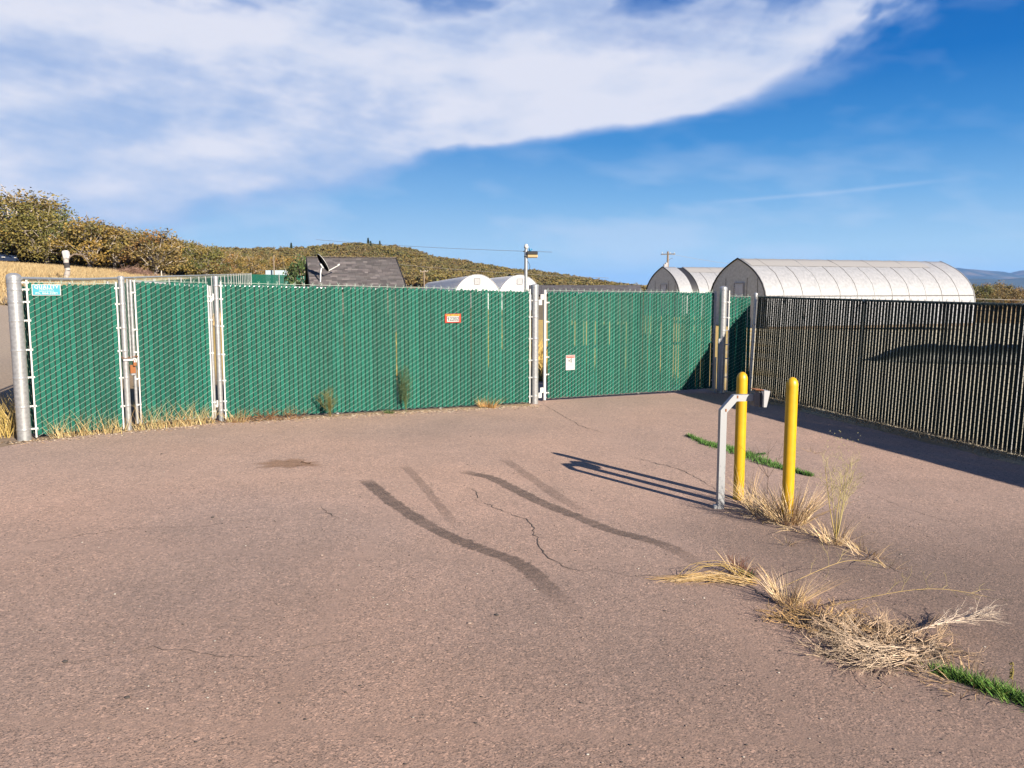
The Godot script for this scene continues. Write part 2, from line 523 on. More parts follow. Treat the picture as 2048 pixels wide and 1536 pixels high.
# ------------------------------------------------------------------ start
func _ready() -> void:
	rng.seed = 20240
	noise.seed = 77
	noise.frequency = 0.05
	noise.fractal_octaves = 3
	# camera
	var cam := Camera3D.new()
	cam.name = "camera"
	cam.fov = 49.76
	cam.position = Vector3(0, EYE, 0)
	cam.rotation_degrees = Vector3(-6.579, 0, 0)
	cam.near = 0.1
	cam.far = 30000.0
	cam.current = true
	add_child(cam)
	# sky and exposure
	var exposure := 2.8
	var env := Environment.new()
	env.background_mode = Environment.BG_SKY
	env.sky = Sky.new()
	env.sky.sky_material = build_sky(exposure)
	env.tonemap_mode = Environment.TONE_MAPPER_LINEAR
	env.tonemap_exposure = exposure
	env.sdfgi_enabled = true
	env.ssao_enabled = true
	env.ssil_enabled = true
	env.fog_enabled = true
	env.fog_density = 0.00005
	env.fog_light_color = Color(0.46, 0.70, 1.0)
	var we := WorldEnvironment.new()
	we.name = "environment"
	we.environment = env
	add_child(we)
	# sun: low, from behind the right shoulder
	var a := deg_to_rad(SUN_AZ)
	var h := deg_to_rad(SUN_EL)
	var sun := DirectionalLight3D.new()
	sun.name = "sun"
	sun.light_energy = 1.6
	sun.light_angular_distance = 0.5
	sun.light_color = Color(1.0, 0.955, 0.875)
	sun.shadow_enabled = true
	add_child(sun)
	sun.look_at_from_position(Vector3(sin(a) * cos(h), sin(h), -cos(a) * cos(h)) * 50.0, Vector3.ZERO)

	make_materials()
	asphalt_material()
	build_ground()
	build_fences()
	build_yard()
	build_far()
	build_woods()
	build_apron_things()
	build_weeds()


# ------------------------------------------------------------------ ground
func soil_color(x: float, z: float) -> Color:
	var d := -z
	var j := noise.get_noise_2d(x * 1.7, z * 1.7) * 0.5 + noise.get_noise_2d(x * 9.0, z * 9.0) * 0.3
	var gold := Color(0.50, 0.345, 0.155)
	var gravel := Color(0.40, 0.315, 0.25)
	var dirt := Color(0.26, 0.175, 0.115)
	var wood := Color(0.19, 0.125, 0.055)
	var c := gold
	if x < -6.5 - (d - 10.7) * 0.27 and d < 44.0:
		c = gravel.lerp(gold, smoothstep(33.0, 41.0, d + j * 8.0))
		c = c.lerp(dirt, smoothstep(24.0, 14.0, d) * 0.4)
	elif x > 4.0 and d < 75.0 and x > 5.0 + maxf(d - 18.0, (18.0 - d) * 0.93) * 0.3:
		c = Color(0.78, 0.70, 0.52)
	elif d < 20.0:
		c = dirt.lerp(gold, clampf(0.25 + j, 0, 1) if x < 0.5 else clampf(0.55 + j, 0, 1))
	elif d < 75.0 and x > -12.0:
		c = Color(0.62, 0.42, 0.11)
	elif d > 300.0 and x > 60.0:
		c = Color(0.08, 0.085, 0.05)
	if d > 70.0 and d < 560.0:
		c = c.lerp(wood, smoothstep(76.0, 95.0, d) * smoothstep(20.0, -10.0, x - d * 0.1))
	return Color(c.r * (1.0 + j * 0.35), c.g * (1.0 + j * 0.32), c.b * (1.0 + j * 0.25))

func sheet(xs: Array, zs: Array, height: Callable, color: Callable) -> G:
	var g := G.new()
	var w := xs.size()
	for z in zs:
		for x in xs:
			var p := Vector3(x, height.call(x, z), z)
			var e := 0.6 + absf(z) * 0.004
			var nn := Vector3(height.call(x - e, z) - height.call(x + e, z), 2.0 * e, height.call(x, z - e) - height.call(x, z + e)).normalized()
			g.col = color.call(x, z)
			g.add(p, nn, Vector2(x, z))
	for r in zs.size() - 1:
		for k in w - 1:
			var a := r * w + k
			for q in [a, a + w, a + 1, a + 1, a + w, a + w + 1]: g.i.append(q)
	return g

func ladder(stops: Array) -> Array:       # [[value, step], ...] -> a list that walks from stop to stop
	var out := []
	for k in stops.size() - 1:
		var n := maxi(1, int(round(absf(stops[k + 1][0] - stops[k][0]) / stops[k][1])))
		for q in n: out.append(lerpf(stops[k][0], stops[k + 1][0], float(q) / n))
	out.append(stops[-1][0])
	return out

func right_fence_x(z: float) -> float:
	return 5.15 + (z + 17.77) * 0.2894

func build_ground() -> void:
	var xs := ladder([[-9000, 1500], [-1500, 250], [-500, 40], [-200, 8], [-60, 2.5], [-20, 1.25], [20, 2.5], [80, 10], [200, 50], [600, 200], [2000, 800], [9000, 800]])
	var zs := ladder([[60, 10], [20, 2.5], [-20, 1.25], [-60, 2.0], [-120, 5], [-240, 8], [-560, 40], [-1200, 200], [-3000, 900], [-14000, 900]])
	tag(put(sheet(xs, zs, hf, soil_color), "ground", M.soil), "dry golden grass and dirt ground", "ground", "", "structure")
	# asphalt apron
	var g := G.new()
	var cols := ladder([[-18, 0.5], [-8, 0.22], [13.5, 0.22]])
	var rows := 130
	for k in rows + 1:
		var f := pow(float(k) / rows, 0.62)
		for x in cols:
			var zt := -9.95
			if x > -6.3:
				zt = maxf(-10.45 - 0.969 * (x + 6.39), -12.32 - 0.541 * (x + 4.46) - 0.03 * (x + 4.4))
			if x > 0.55: zt = -19.6
			zt += noise.get_noise_2d(x * 14.0, 3.0) * 0.10 + noise.get_noise_2d(x * 60.0, 9.0) * 0.04
			var z := lerpf(15.0, zt, f)
			var xr := right_fence_x(z) - 0.62 + noise.get_noise_2d(z * 16.0, 60.0) * 0.10
			var px := minf(x, xr)
			var dusty := clampf(0.5 - px * 0.07 + noise.get_noise_2d(px * 3.0, z * 3.0) * 0.35, 0, 1)
			var near := smoothstep(-9.5, -3.5, z)  # toward the viewer: vignetting and weak backscatter put into the colour, fresher asphalt too
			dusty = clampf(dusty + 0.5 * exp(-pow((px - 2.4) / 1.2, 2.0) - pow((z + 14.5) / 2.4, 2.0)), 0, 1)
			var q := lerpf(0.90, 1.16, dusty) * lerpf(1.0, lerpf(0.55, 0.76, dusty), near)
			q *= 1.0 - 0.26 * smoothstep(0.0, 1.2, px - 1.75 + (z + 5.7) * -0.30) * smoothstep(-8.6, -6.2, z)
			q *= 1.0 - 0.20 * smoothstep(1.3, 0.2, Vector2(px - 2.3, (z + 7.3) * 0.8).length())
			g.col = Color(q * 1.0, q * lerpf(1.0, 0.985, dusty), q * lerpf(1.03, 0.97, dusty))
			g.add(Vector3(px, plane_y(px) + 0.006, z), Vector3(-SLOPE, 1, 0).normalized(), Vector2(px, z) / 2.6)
			g.t2.append(Vector2(px / 22.0 + 0.5, z / 22.0 + 0.31))
	var w := cols.size()
	for r in rows:
		for k in w - 1:
			var a := r * w + k
			if g.v[a].distance_to(g.v[a + 1]) < 0.001 and g.v[a + w].distance_to(g.v[a + w + 1]) < 0.001: continue
			for q in [a, a + w, a + 1, a + 1, a + w, a + w + 1]: g.i.append(q)
	tag(put(g, "asphalt_pavement", M.asphalt), "weathered pinkish asphalt apron in front of the fence", "pavement", "", "structure")

	# tyre marks lie on the asphalt
	var skids := [
		["broad dark tyre mark curving across the asphalt, nearer one", 0.19, [[-1.62, -8.92], [-1.54, -8.74], [-1.37, -8.38], [-1.14, -7.9], [-0.89, -7.45], [-0.63, -7.03], [-0.39, -6.72], [-0.18, -6.5], [0.02, -6.29], [0.14, -6.06], [0.24, -5.78], [0.33, -5.51], [0.42, -5.2], [0.5, -4.9]]],
		["broad dark tyre mark curving toward the dead weeds on the right", 0.18, [[-0.62, -9.45], [-0.42, -9.29], [-0.22, -9.11], [0.03, -8.63], [0.28, -8.13], [0.6, -7.63], [0.88, -7.2], [1.15, -6.95], [1.29, -6.79], [1.41, -6.54], [1.48, -6.3], [1.56, -6.05]]],
		["faint narrow tyre streak beside the nearer dark tyre mark", 0.13, [[-1.29, -9.68], [-1.02, -8.91], [-0.78, -8.13], [-0.57, -7.46], [-0.41, -7.06]]],
		["faint narrow tyre streak pointing at the bollard shadows", 0.17, [[-0.12, -10.22], [0.15, -9.4], [0.4, -8.6], [0.62, -7.97], [0.82, -7.51]]]]
	for s in skids:
		put_strip("tyre_mark", s[0], "tyre mark", M.rubber, s[2], s[1], 0.011, s[0].begins_with("faint"))
	var cracks := [
		["long jagged crack between the two dark tyre marks", [[-0.48, -8.69], [-0.36, -8.4], [-0.36, -8.17], [-0.07, -7.73], [0.12, -7.48], [0.18, -7.25], [0.22, -6.81], [0.25, -6.5], [0.39, -6.19], [0.52, -6.08], [0.66, -6.15]]],
		["crack running from the hinge post toward the camera", [[0.55, -15.3], [0.61, -15.07], [0.86, -13.91], [1.07, -12.91], [1.27, -12.47], [1.4, -12.2]]],
		["short crack left of the dark tyre marks", [[-1.84, -7.75], [-1.76, -7.6], [-1.69, -7.5], [-1.54, -7.34]]],
		["crack leading to the foot of the keypad post", [[1.5, -10.6], [2.03, -9.82], [2.16, -9.31], [2.24, -8.73]]],
		["weedy crack running from the bollards to the lower right", [[2.32, -8.22], [2.42, -7.6], [2.63, -7.37], [2.83, -6.94], [2.96, -6.49], [3.1, -6.1]]],
		["hairline crack crossing the apron left of the short crack", [[-3.9, -6.4], [-3.3, -6.9], [-2.7, -7.0], [-2.1, -7.4]]],
		["hairline crack in front of the long fence", [[-3.2, -12.0], [-2.4, -11.7], [-1.5, -11.9], [-0.7, -11.5]]],
		["hairline crack below the long central crack", [[0.64, -6.15], [0.9, -6.0], [1.25, -6.05], [1.6, -5.95]]],
		["hairline crack at the lower left of the apron", [[-2.6, -4.3], [-2.1, -4.6], [-1.5, -4.5], [-0.9, -4.8]]],
		["hairline crack beside the dark fence shadow", [[3.6, -9.6], [3.9, -9.0], [4.0, -8.2], [4.3, -7.5]]],
		["dark crack under the flattened dead weeds", [[1.66, -6.1], [1.76, -5.8], [1.82, -5.5], [1.95, -5.2], [2.1, -4.75], [2.4, -4.4], [2.7, -4.15], [2.95, -3.9]]]]
	for s in cracks:
		var fine := []
		for k in s[1].size() - 1:
			var a := Vector2(s[1][k][0], s[1][k][1])
			var b := Vector2(s[1][k + 1][0], s[1][k + 1][1])
			var n := maxi(2, int(a.distance_to(b) / 0.06))
			for q in n:
				var p := a.lerp(b, float(q) / n) + Vector2(rng.randf_range(-1, 1), rng.randf_range(-1, 1)) * 0.022
				fine.append([p.x, p.y])
		fine.append(s[1][-1])
		put_strip("crack", s[0], "crack", M.crack, fine, 0.005 if s[0].begins_with("hair") else 0.011, 0.010, false, true)
	# mud stain
	var mg := G.new()
	for ring in 2:
		for k in 40:
			var an := TAU * k / 40
			var r := (1.0 + noise.get_noise_2d(cos(an) * 30.0, sin(an) * 30.0) * 0.7) * (0.62 if ring == 0 else 1.0)
			mg.col = Color(1, 1, 1, 0.5 if ring == 0 else 0.0)
			var px := -2.62 + cos(an) * 0.40 * r
			var pz := -9.62 + sin(an) * 0.26 * r
			mg.add(Vector3(px, plane_y(px) + 0.0105, pz), Vector3.UP, Vector2(px, pz))
	for k in 40:
		var a := k
		var b := (k + 1) % 40
		for q in [a, 40 + a, b, b, 40 + a, 40 + b]: mg.i.append(q)
		if k > 0 and k < 39:
			for q in [0, k, k + 1]: mg.i.append(q)
	tag(put(mg, "mud_stain", M.mud), "dried orange brown puddle stain on the asphalt", "stain")
	# pebbles and grit
	var pg := G.new()
	pg.lathe([Vector2(0.0, -0.4), Vector2(0.8, -0.1), Vector2(0.9, 0.25), Vector2(0.4, 0.6), Vector2(0.0, 0.62)], 6)
	var xs2 := []
	var cs := []
	for k in 1500:
		var z := lerpf(-15.0, -3.2, pow(rng.randf(), 0.8))
		var x := rng.randf_range(-0.64, 0.60) * -z
		if x > right_fence_x(z) - 0.5: continue
		if z < -10.3 - 0.9 * (x + 6.39) and x < -4.4 or z < -12.2 - 0.541 * (x + 4.46) and x < 0.4: continue
		var s := rng.randf_range(0.003, 0.009) * (1.6 if rng.randf() < 0.02 else 0.85)
		xs2.append(Transform3D(Basis(Vector3.UP, rng.randf() * TAU).scaled(Vector3(s * 1.3, s, s)), Vector3(x, plane_y(x) + 0.008, z)))
		var v := rng.randf()
		cs.append(Color(0.42, 0.38, 0.34) * rng.randf_range(0.6, 1.2) if v < 0.14 else Color(0.05, 0.042, 0.04) if v < 0.4 else Color(0.26, 0.19, 0.16) * rng.randf_range(0.7, 1.4))
	for k in 2600:      # grit and litter washed against the foot of the fence
		var f := rng.randf()
		var p := Vector2(-6.6, -10.4).lerp(Vector2(-4.3, -12.5), f / 0.3) if f < 0.3 else Vector2(-4.3, -12.5).lerp(Vector2(0.4, -15.1), (f - 0.3) / 0.7)
		p += Vector2(0.5, 0.86) * rng.randf_range(-0.1, 0.42) * rng.randf() + Vector2(rng.randf_range(-0.1, 0.1), 0)
		var s := rng.randf_range(0.004, 0.014)
		xs2.append(Transform3D(Basis(Vector3.UP, rng.randf() * TAU).scaled(Vector3(s * 1.4, s * 0.8, s)), Vector3(p.x, plane_y(p.x) + 0.006, p.y)))
		cs.append([Color(0.42, 0.30, 0.19), Color(0.30, 0.19, 0.11), Color(0.10, 0.07, 0.05), Color(0.50, 0.42, 0.33)][rng.randi() % 4] * rng.randf_range(0.7, 1.2))
	tag(scatter(pg.mesh(), M.stone, "gravel", xs2, cs), "loose grit and pebbles strewn over the asphalt", "gravel", "", "stuff")

func put_strip(called: String, label: String, cat: String, m: Material, pts: Array, width: float, up: float, faint := false, ragged := false) -> void:
	var path := []
	if ragged: path = pts
	else:
		for k in pts.size() - 1:      # Catmull-Rom
			var p0 := Vector2(pts[maxi(k - 1, 0)][0], pts[maxi(k - 1, 0)][1])
			var p1 := Vector2(pts[k][0], pts[k][1])
			var p2 := Vector2(pts[k + 1][0], pts[k + 1][1])
			var p3 := Vector2(pts[mini(k + 2, pts.size() - 1)][0], pts[mini(k + 2, pts.size() - 1)][1])
			for q in 9:
				var p := p1.cubic_interpolate(p2, p0, p3, q / 9.0)
				path.append([p.x, p.y])
		path.append(pts[-1])
	var g := G.new()
	var run := 0.0
	for k in path.size():
		var p := Vector2(path[k][0], path[k][1])
		var a := Vector2(path[maxi(k - 1, 0)][0], path[maxi(k - 1, 0)][1])
		var b := Vector2(path[mini(k + 1, path.size() - 1)][0], path[mini(k + 1, path.size() - 1)][1])
		var side := (b - a).normalized().orthogonal() * width * 0.5
		var f := float(k) / (path.size() - 1)
		if not ragged: side *= 1.0 + 0.22 * noise.get_noise_2d(k * 40.0, width * 900.0) + 0.10 * rng.randf_range(-1, 1)
		if ragged: side *= rng.randf_range(0.25, 1.2) * clampf(sin(f * PI) * 3.0, 0.15, 1.0)
		run += p.distance_to(a)
		g.col = Color(1, 1, 1, (0.34 if faint else 0.75) * smoothstep(0.0, 0.10, f) * smoothstep(1.0, 0.58, f) * clampf(0.9 + 0.5 * noise.get_noise_2d(k * 25.0, width * 700.0), 0.4, 1.0))
		for sg in [-1.0, 1.0]:
			var q: Vector2 = p + side * sg
			g.add(Vector3(q.x, plane_y(q.x) + up, q.y), Vector3.UP, Vector2(0.5 + 0.5 * sg, run / 0.9))
		if k > 0:
			var v := k * 2
			for q in [v - 2, v - 1, v, v - 1, v + 1, v]: g.i.append(q)
	tag(put(g, called, m), label, cat)


# ------------------------------------------------------------------ fences
var slat_mesh := {}

func slat_shape(w: float, h: float, shade_strip: float, part := 1.0) -> ArrayMesh:
	var key := "%.3f %.3f %.3f %.2f" % [w, h, shade_strip, part]
	if slat_mesh.has(key): return slat_mesh[key]
	var g := G.new()
	var hw := w / 2.0
	var prof := [[-hw, -0.004], [-hw, 0.001], [-hw * 0.86, 0.0045], [-hw * 0.3, 0.0055], [hw * 0.3, 0.0055], [hw * 0.86, 0.0045], [hw, 0.001], [hw, -0.004]]
	var top := func(x: float) -> float: return h - 0.022 * pow(absf(x) / hw, 2.5)
	for k in prof.size() - 1:
		var a: Array = prof[k]
		var b: Array = prof[k + 1]
		g.quad(Vector3(a[0], 0, a[1]), Vector3(a[0], top.call(a[0]), a[1]), Vector3(b[0], top.call(b[0]), b[1]), Vector3(b[0], 0, b[1]))
		g.quad(Vector3(a[0], top.call(a[0]), a[1]), Vector3(a[0], top.call(a[0]), -0.004), Vector3(b[0], top.call(b[0]), -0.004), Vector3(b[0], top.call(b[0]), b[1]))
	g.quad(Vector3(hw, 0, -0.004), Vector3(hw, h - 0.022, -0.004), Vector3(-hw, h - 0.022, -0.004), Vector3(-hw, 0, -0.004))
	var m := g.mesh()
	if shade_strip > 0.0:  # shade of the gap, added as a dark strip
		var q := G.new()
		q.box(Vector3(hw + shade_strip / 2.0 - 0.004, h * 0.49 * part, -0.010), Vector3(shade_strip + 0.008, h * 0.975 * part, 0.003))
		var a := []
		a.resize(Mesh.ARRAY_MAX)
		a[Mesh.ARRAY_VERTEX] = q.v; a[Mesh.ARRAY_NORMAL] = q.n; a[Mesh.ARRAY_INDEX] = q.i; a[Mesh.ARRAY_TEX_UV] = q.t; a[Mesh.ARRAY_COLOR] = q.c
		m.add_surface_from_arrays(Mesh.PRIMITIVE_TRIANGLES, a)
	slat_mesh[key] = m
	return m

# slats and woven wire between s0 and s1 of a fence whose own axes are along / up / towards the viewer
func fabric(root: Node3D, s0: float, s1: float, lo: Vector2, hi: Vector2, pitch: float, width: float, strip_share: float, solid_to := 1e9, barbs := true, dark := false) -> void:
	var n := int(round((s1 - s0) / pitch))
	pitch = (s1 - s0) / n
	var bot := func(s: float) -> float: return lo.x + lo.y * s
	var top := func(s: float) -> float: return hi.x + hi.y * s
	var rest := G.new()
	for k in n:
		var s := s0 + (k + 0.5) * pitch
		var y0: float = bot.call(s) + 0.02 + rng.randf_range(-0.008, 0.008)
		var h: float = top.call(s) - y0 - 0.025 + rng.randf_range(-0.010, 0.006)
		var shade_strip := 0.0
		if strip_share > 0.0 and rng.randf() < strip_share: shade_strip = pitch - width + 0.006
		var part := 1.0
		if strip_share > 0.0 and shade_strip == 0.0 and rng.randf() < 0.72:      # the dark strip stops short, so the gap stays open above
			shade_strip = pitch - width + 0.006
			part = snappedf(rng.randf_range(0.45, 0.85), 0.1)
		var b := Basis(Vector3.UP, rng.randf_range(-0.05, 0.05)) * Basis(Vector3.BACK, rng.randf_range(-0.0016, 0.0016))
		var at := Vector3(s + rng.randf_range(-0.0015, 0.0015), y0, rng.randf_range(-0.002, 0.002))
		var vary := rng.randi() % 5
		if s > solid_to:
			var q := G.new()
			q.box(Vector3(0, h / 2.0, 0), Vector3(width, h, 0.009))
			rest.join(q, Transform3D(b, at))
			continue
		var o := MeshInstance3D.new()
		o.mesh = slat_shape(width, snappedf(h, 0.02), shade_strip, part)
		o.set_surface_override_material(0, M.shaded_slat if dark else M["green_slat_%d" % vary])
		if shade_strip > 0.0: o.set_surface_override_material(1, M.gap_shade)
		named(o, "slat", root)
		o.transform = Transform3D(b, at)
	if rest.v.size():
		tag(put(rest, "slat_row", M.shaded_slat if dark else M.green_slat_0, root), "", "", "", "stuff")
	# woven wire: one slanted line of wire in front of the slats, its mirror behind them
	var wg := G.new()
	var rise := pitch * 0.57
	var most := int(ceil(3.0 / (2.0 * rise))) + n
	for way in [1.0, -1.0]:
		for m in range(-most, most):
			var path := []
			for k in n + 1:
				var s := s0 + k * pitch
				var y: float = rise * (2.0 * m + way * k) + bot.call(s)
				if y < bot.call(s) - 0.001 or y > top.call(s):
					if path.size() > 1: break
					path.clear()
					continue
				if path.size(): path.append(Vector3(s - pitch / 2.0, y - way * rise / 2.0 + rng.randf_range(-0.003, 0.003), way * 0.0125))
				path.append(Vector3(s, y, 0.006 * way))
			if path.size() > 1: wg.tube(path, 0.0021, 0.0021, 3, false)
	if barbs:
		for k in range(0, n + 1, 2):
			var s := s0 + k * pitch
			var y: float = top.call(s)
			for q in [-1.0, 1.0]:
				wg.tube([Vector3(s - q * 0.014, y - 0.03, 0.004 * q), Vector3(s, y - 0.004, 0.002), Vector3(s + q * rng.randf_range(0.010, 0.022), y + rng.randf_range(0.022, 0.040), rng.randf_range(-0.01, 0.01))], 0.0024, 0.002, 3, false)
	# tension wire along the top
	var tw := []
	for k in range(0, n + 1):
		var s := s0 + k * pitch
		tw.append(Vector3(s, top.call(s) - 0.012 + rng.randf_range(-0.003, 0.003), 0.010))
	wg.tube(tw, 0.003, 0.003, 4)
	tag(put(wg, "chain_link", M.shaded_wire if dark else M.galv_wire, root), "", "", "", "stuff")

func pipe(root: Node3D, called: String, a: Vector3, b: Vector3, r: float, m: Material) -> void:
	var g := G.new()
	g.tube([a, a.lerp(b, 0.5), b], r, r, 12)
	put(g, called, m, root)

# a round post with a domed cap; bands (heights) reach from the post to a flat bar at bar_x
func post(root: Node3D, at: Vector3, r: float, h: float, bar_x := 0.0, bands := [], lean := Basis(), dome := 0.55) -> void:
	var g := G.new()
	g.lathe([Vector2(r, -0.15), Vector2(r, h * 0.3), Vector2(r, h * 0.6), Vector2(r, h - r * dome)], 24)
	var p := put(g, "post", M.galvanised, root, at, lean)
	var c := G.new()
	var prof := []
	prof.append(Vector2(r + 0.004, -0.045)); prof.append(Vector2(r + 0.004, 0.0))
	for k in 7:
		var a := PI / 2.0 * k / 6.0
		prof.append(Vector2((r + 0.003) * cos(a) + 0.0005, (r + 0.003) * sin(a) * dome + 0.001))
	c.lathe(prof, 24)
	put(c, "cap", M.galvanised, p, Vector3(0, h - r * dome, 0))
	for y in bands:
		var bg := G.new()
		bg.lathe([Vector2(r, -0.013), Vector2(r + 0.004, -0.013), Vector2(r + 0.004, 0.013), Vector2(r, 0.013)], 24)
		put(bg, "band", M.galvanised, root, at + Vector3(0, y, 0), lean)
		if bar_x != 0.0:
			var bx := G.new()
			var s := signf(bar_x)
			var x0 := r * 0.86 * s
			bx.box(Vector3((x0 + bar_x) / 2.0 + s * 0.012, 0, r * 0.35), Vector3(absf(bar_x - x0) + 0.03, 0.024, 0.006))
			bx.box(Vector3((x0 + bar_x) / 2.0, 0, r * 0.35 + 0.012), Vector3(0.022, 0.02, 0.026), Basis(), 0.004)
			put(bx, "band_bolt", M.white_metal, root, at + Vector3(0, y, 0))
	if bar_x != 0.0:
		var b := G.new()
		b.box(Vector3(0, h * 0.485, 0), Vector3(0.020, h * 0.95, 0.006))
		put(b, "tension_bar", M.white_metal, root, at + Vector3(bar_x, 0, r * 0.35))

func axes(a: Vector2, b: Vector2) -> Basis:
	var u := Vector3(b.x - a.x, 0, b.y - a.y).normalized()
	return Basis(u, Vector3.UP, u.cross(Vector3.UP))

func fence_root(called: String, a: Vector2, b: Vector2) -> Node3D:
	return base(called, on(a.x, a.y), axes(a, b))

func build_fences() -> void:
	# --- fixed panel at the far left
	var A := Vector2(-6.39, -10.70)
	var B := Vector2(-5.44, -11.61)
	var L := A.distance_to(B)
	var k := (plane_y(B.x) - plane_y(A.x)) / L
	var f := tag(fence_root("chain_link_fence", A, B), "narrow green slatted fence panel with fat domed post and cyan sign, far left", "fence") as Node3D
	post(f, Vector3.ZERO, 0.084, 2.17, 0.135, [0.14, 0.44, 0.82, 1.18, 1.56, 1.80, 1.96, 2.05])
	post(f, Vector3(L, k * L, 0), 0.041, 2.17, -0.075, [0.35, 0.75, 1.13, 1.45, 1.78, 2.0], Basis(), 0.3)
	fabric(f, 0.15, L - 0.08, Vector2(0.03, k), Vector2(2.07, k), 0.069, 0.0555, 1.0)
	# --- walk gate
	A = B
	B = Vector2(-4.47, -12.56)
	L = A.distance_to(B)
	k = (plane_y(B.x) - plane_y(A.x)) / L
	f = tag(fence_root("walk_gate", A, B), "narrow green slatted walk gate chained to the thin post", "gate") as Node3D
	fabric(f, 0.19, L - 0.12, Vector2(0.06, k), Vector2(2.12, k), 0.069, 0.0555, 0.97)
	pipe(f, "stile", Vector3(0.125, 0.08, -0.01), Vector3(0.125, 2.12, -0.01), 0.024, M.galvanised)
	pipe(f, "stile", Vector3(L - 0.085, k * L + 0.05, -0.01), Vector3(L - 0.085, k * L + 2.06, -0.01), 0.024, M.galvanised)
	pipe(f, "rail", Vector3(0.125, 2.10, -0.02), Vector3(L - 0.085, k * L + 2.04, -0.02), 0.021, M.galvanised)
	pipe(f, "rail", Vector3(0.125, 0.10, -0.02), Vector3(L - 0.085, k * L + 0.08, -0.02), 0.021, M.galvanised)
	pipe(f, "drop_rod", Vector3(0.085, 1.02, -0.02), Vector3(0.085, 2.13, -0.02), 0.014, M.galvanised)
	for q in [[0.172, 1.09], [L - 0.125, 1.03]]:
		var b := G.new()
		b.box(Vector3(q[0], q[1], 0.01), Vector3(0.018, 2.04, 0.006))
		put(b, "tension_bar", M.white_metal, f)
	for y in [0.35, 0.72, 1.10, 1.42, 1.94]:
		var b := G.new()
		b.box(Vector3(0.15, y, 0.012), Vector3(0.07, 0.022, 0.008)); b.box(Vector3(0.165, y, 0.022), Vector3(0.02, 0.018, 0.02), Basis(), 0.003)
		put(b, "band_bolt", M.white_metal, f)
	for y in [0.16, 0.30, 1.05, 1.55, 1.83, 1.90]:
		var b := G.new()
		b.box(Vector3(L - 0.107, k * L + y, 0.014), Vector3(0.07, 0.022, 0.008)); b.box(Vector3(L - 0.112, k * L + y, 0.024), Vector3(0.02, 0.02, 0.02), Basis(), 0.003)
		put(b, "band_bolt", M.white_metal, f)
	for y in [0.24, 1.86]:
		var b := G.new()
		b.box(Vector3(L - 0.06, k * L + y, 0.0), Vector3(0.05, 0.045, 0.03), Basis(), 0.006)
		b.box(Vector3(L - 0.045, k * L + y + 0.04, 0.0), Vector3(0.026, 0.09, 0.026), Basis(), 0.006)
		put(b, "hinge", M.white_metal, f)
	# latch: a fork across the thin post, rusty hasp plate under it
	var lg := G.new()
	lg.box(Vector3(0.04, 1.0, 0.052), Vector3(0.17, 0.028, 0.012), Basis(), 0.003)
	lg.box(Vector3(0.115, 0.985, 0.035), Vector3(0.05, 0.06, 0.05), Basis(), 0.008)
	put(lg, "latch", M.white_metal, f)
	var pl := G.new()
	pl.box(Vector3(0.088, 0.865, 0.02), Vector3(0.075, 0.12, 0.03), Basis(), 0.004)
	put(pl, "hasp_plate", M.rust, f)
	var st := G.new()
	st.box(Vector3(0.088, 0.79, 0.02), Vector3(0.06, 0.03, 0.04), Basis(), 0.008)
	put(st, "latch_stop", M.steel, f)
	# --- chain round gate and post, with its lock
	var ch := base("lock_chain", f.transform * Vector3(0.06, 1.035, 0), f.basis)
	tag(ch, "rusty chain looped round the walk gate and thin post", "chain")
	for q in 14:
		var an := TAU * q / 14.0
		var g := G.new()
		var ring := []
		for w in 9:
			var t := TAU * w / 8.0
			ring.append(Vector3(cos(t) * 0.017, sin(t) * 0.010, 0))
		g.tube(ring, 0.0035, 0.0035, 5, false)
		put(g, "link", M.rust, ch, Vector3(cos(an) * 0.105, 0.012 * sin(an * 2.0), sin(an) * 0.055), Basis(Vector3.UP, -an + PI / 2.0) * Basis(Vector3.RIGHT, (q % 2) * PI / 2.0))
	var pd := G.new()
	pd.box(Vector3(0.045, -0.10, 0.062), Vector3(0.045, 0.05, 0.022), Basis(), 0.006)
	var sh := []
	for w in 7:
		var t := PI * w / 6.0
		sh.append(Vector3(0.045 + cos(t) * 0.014, -0.075 + sin(t) * 0.045, 0.062))
	pd.tube(sh, 0.004, 0.004, 6)
	var lock := tag(put(pd, "padlock", M.rust, self, ch.position, ch.basis), "small rusty padlock hanging from the gate chain", "padlock")

	# --- long panel
	A = Vector2(-4.47, -12.58)
	B = Vector2(0.42, -15.32)
	L = A.distance_to(B)
	k = (plane_y(B.x) - plane_y(A.x)) / L
	f = tag(fence_root("chain_link_fence", A, B), "long green slatted fence run carrying the orange number sign", "fence") as Node3D
	post(f, Vector3.ZERO, 0.038, 2.21, 0.068, [0.16, 0.30, 0.62, 1.02, 1.45, 1.86, 2.06], Basis(), 0.3)
	post(f, Vector3(L, k * L, 0), 0.068, 2.22, -0.115, [0.15, 0.50, 0.82, 1.22, 1.62, 1.92], Basis(), 0.25)
	fabric(f, 0.075, L - 0.125, Vector2(0.02, k), Vector2(2.12, k), 0.070, 0.0560, 0.95)
	pipe(f, "rail", Vector3(0.04, 2.06, -0.05), Vector3(L - 0.06, k * L + 2.06, -0.05), 0.021, M.galvanised)
	for s in [1.85, 3.7]:
		post(f, Vector3(s, k * s, -0.055), 0.03, 2.04, 0.0, [], Basis(), 0.3)
	var long := f
	# small hinge stubs on the big post belong to the vehicle gate
	# --- vehicle gate
	A = Vector2(0.60, -15.64)
	B = Vector2(4.40, -17.92)
	L = A.distance_to(B)
	k = (plane_y(B.x) - plane_y(A.x)) / L
	f = tag(fence_root("vehicle_gate", A, B), "wide green slatted vehicle gate with scuffed slats and warning sign", "gate") as Node3D
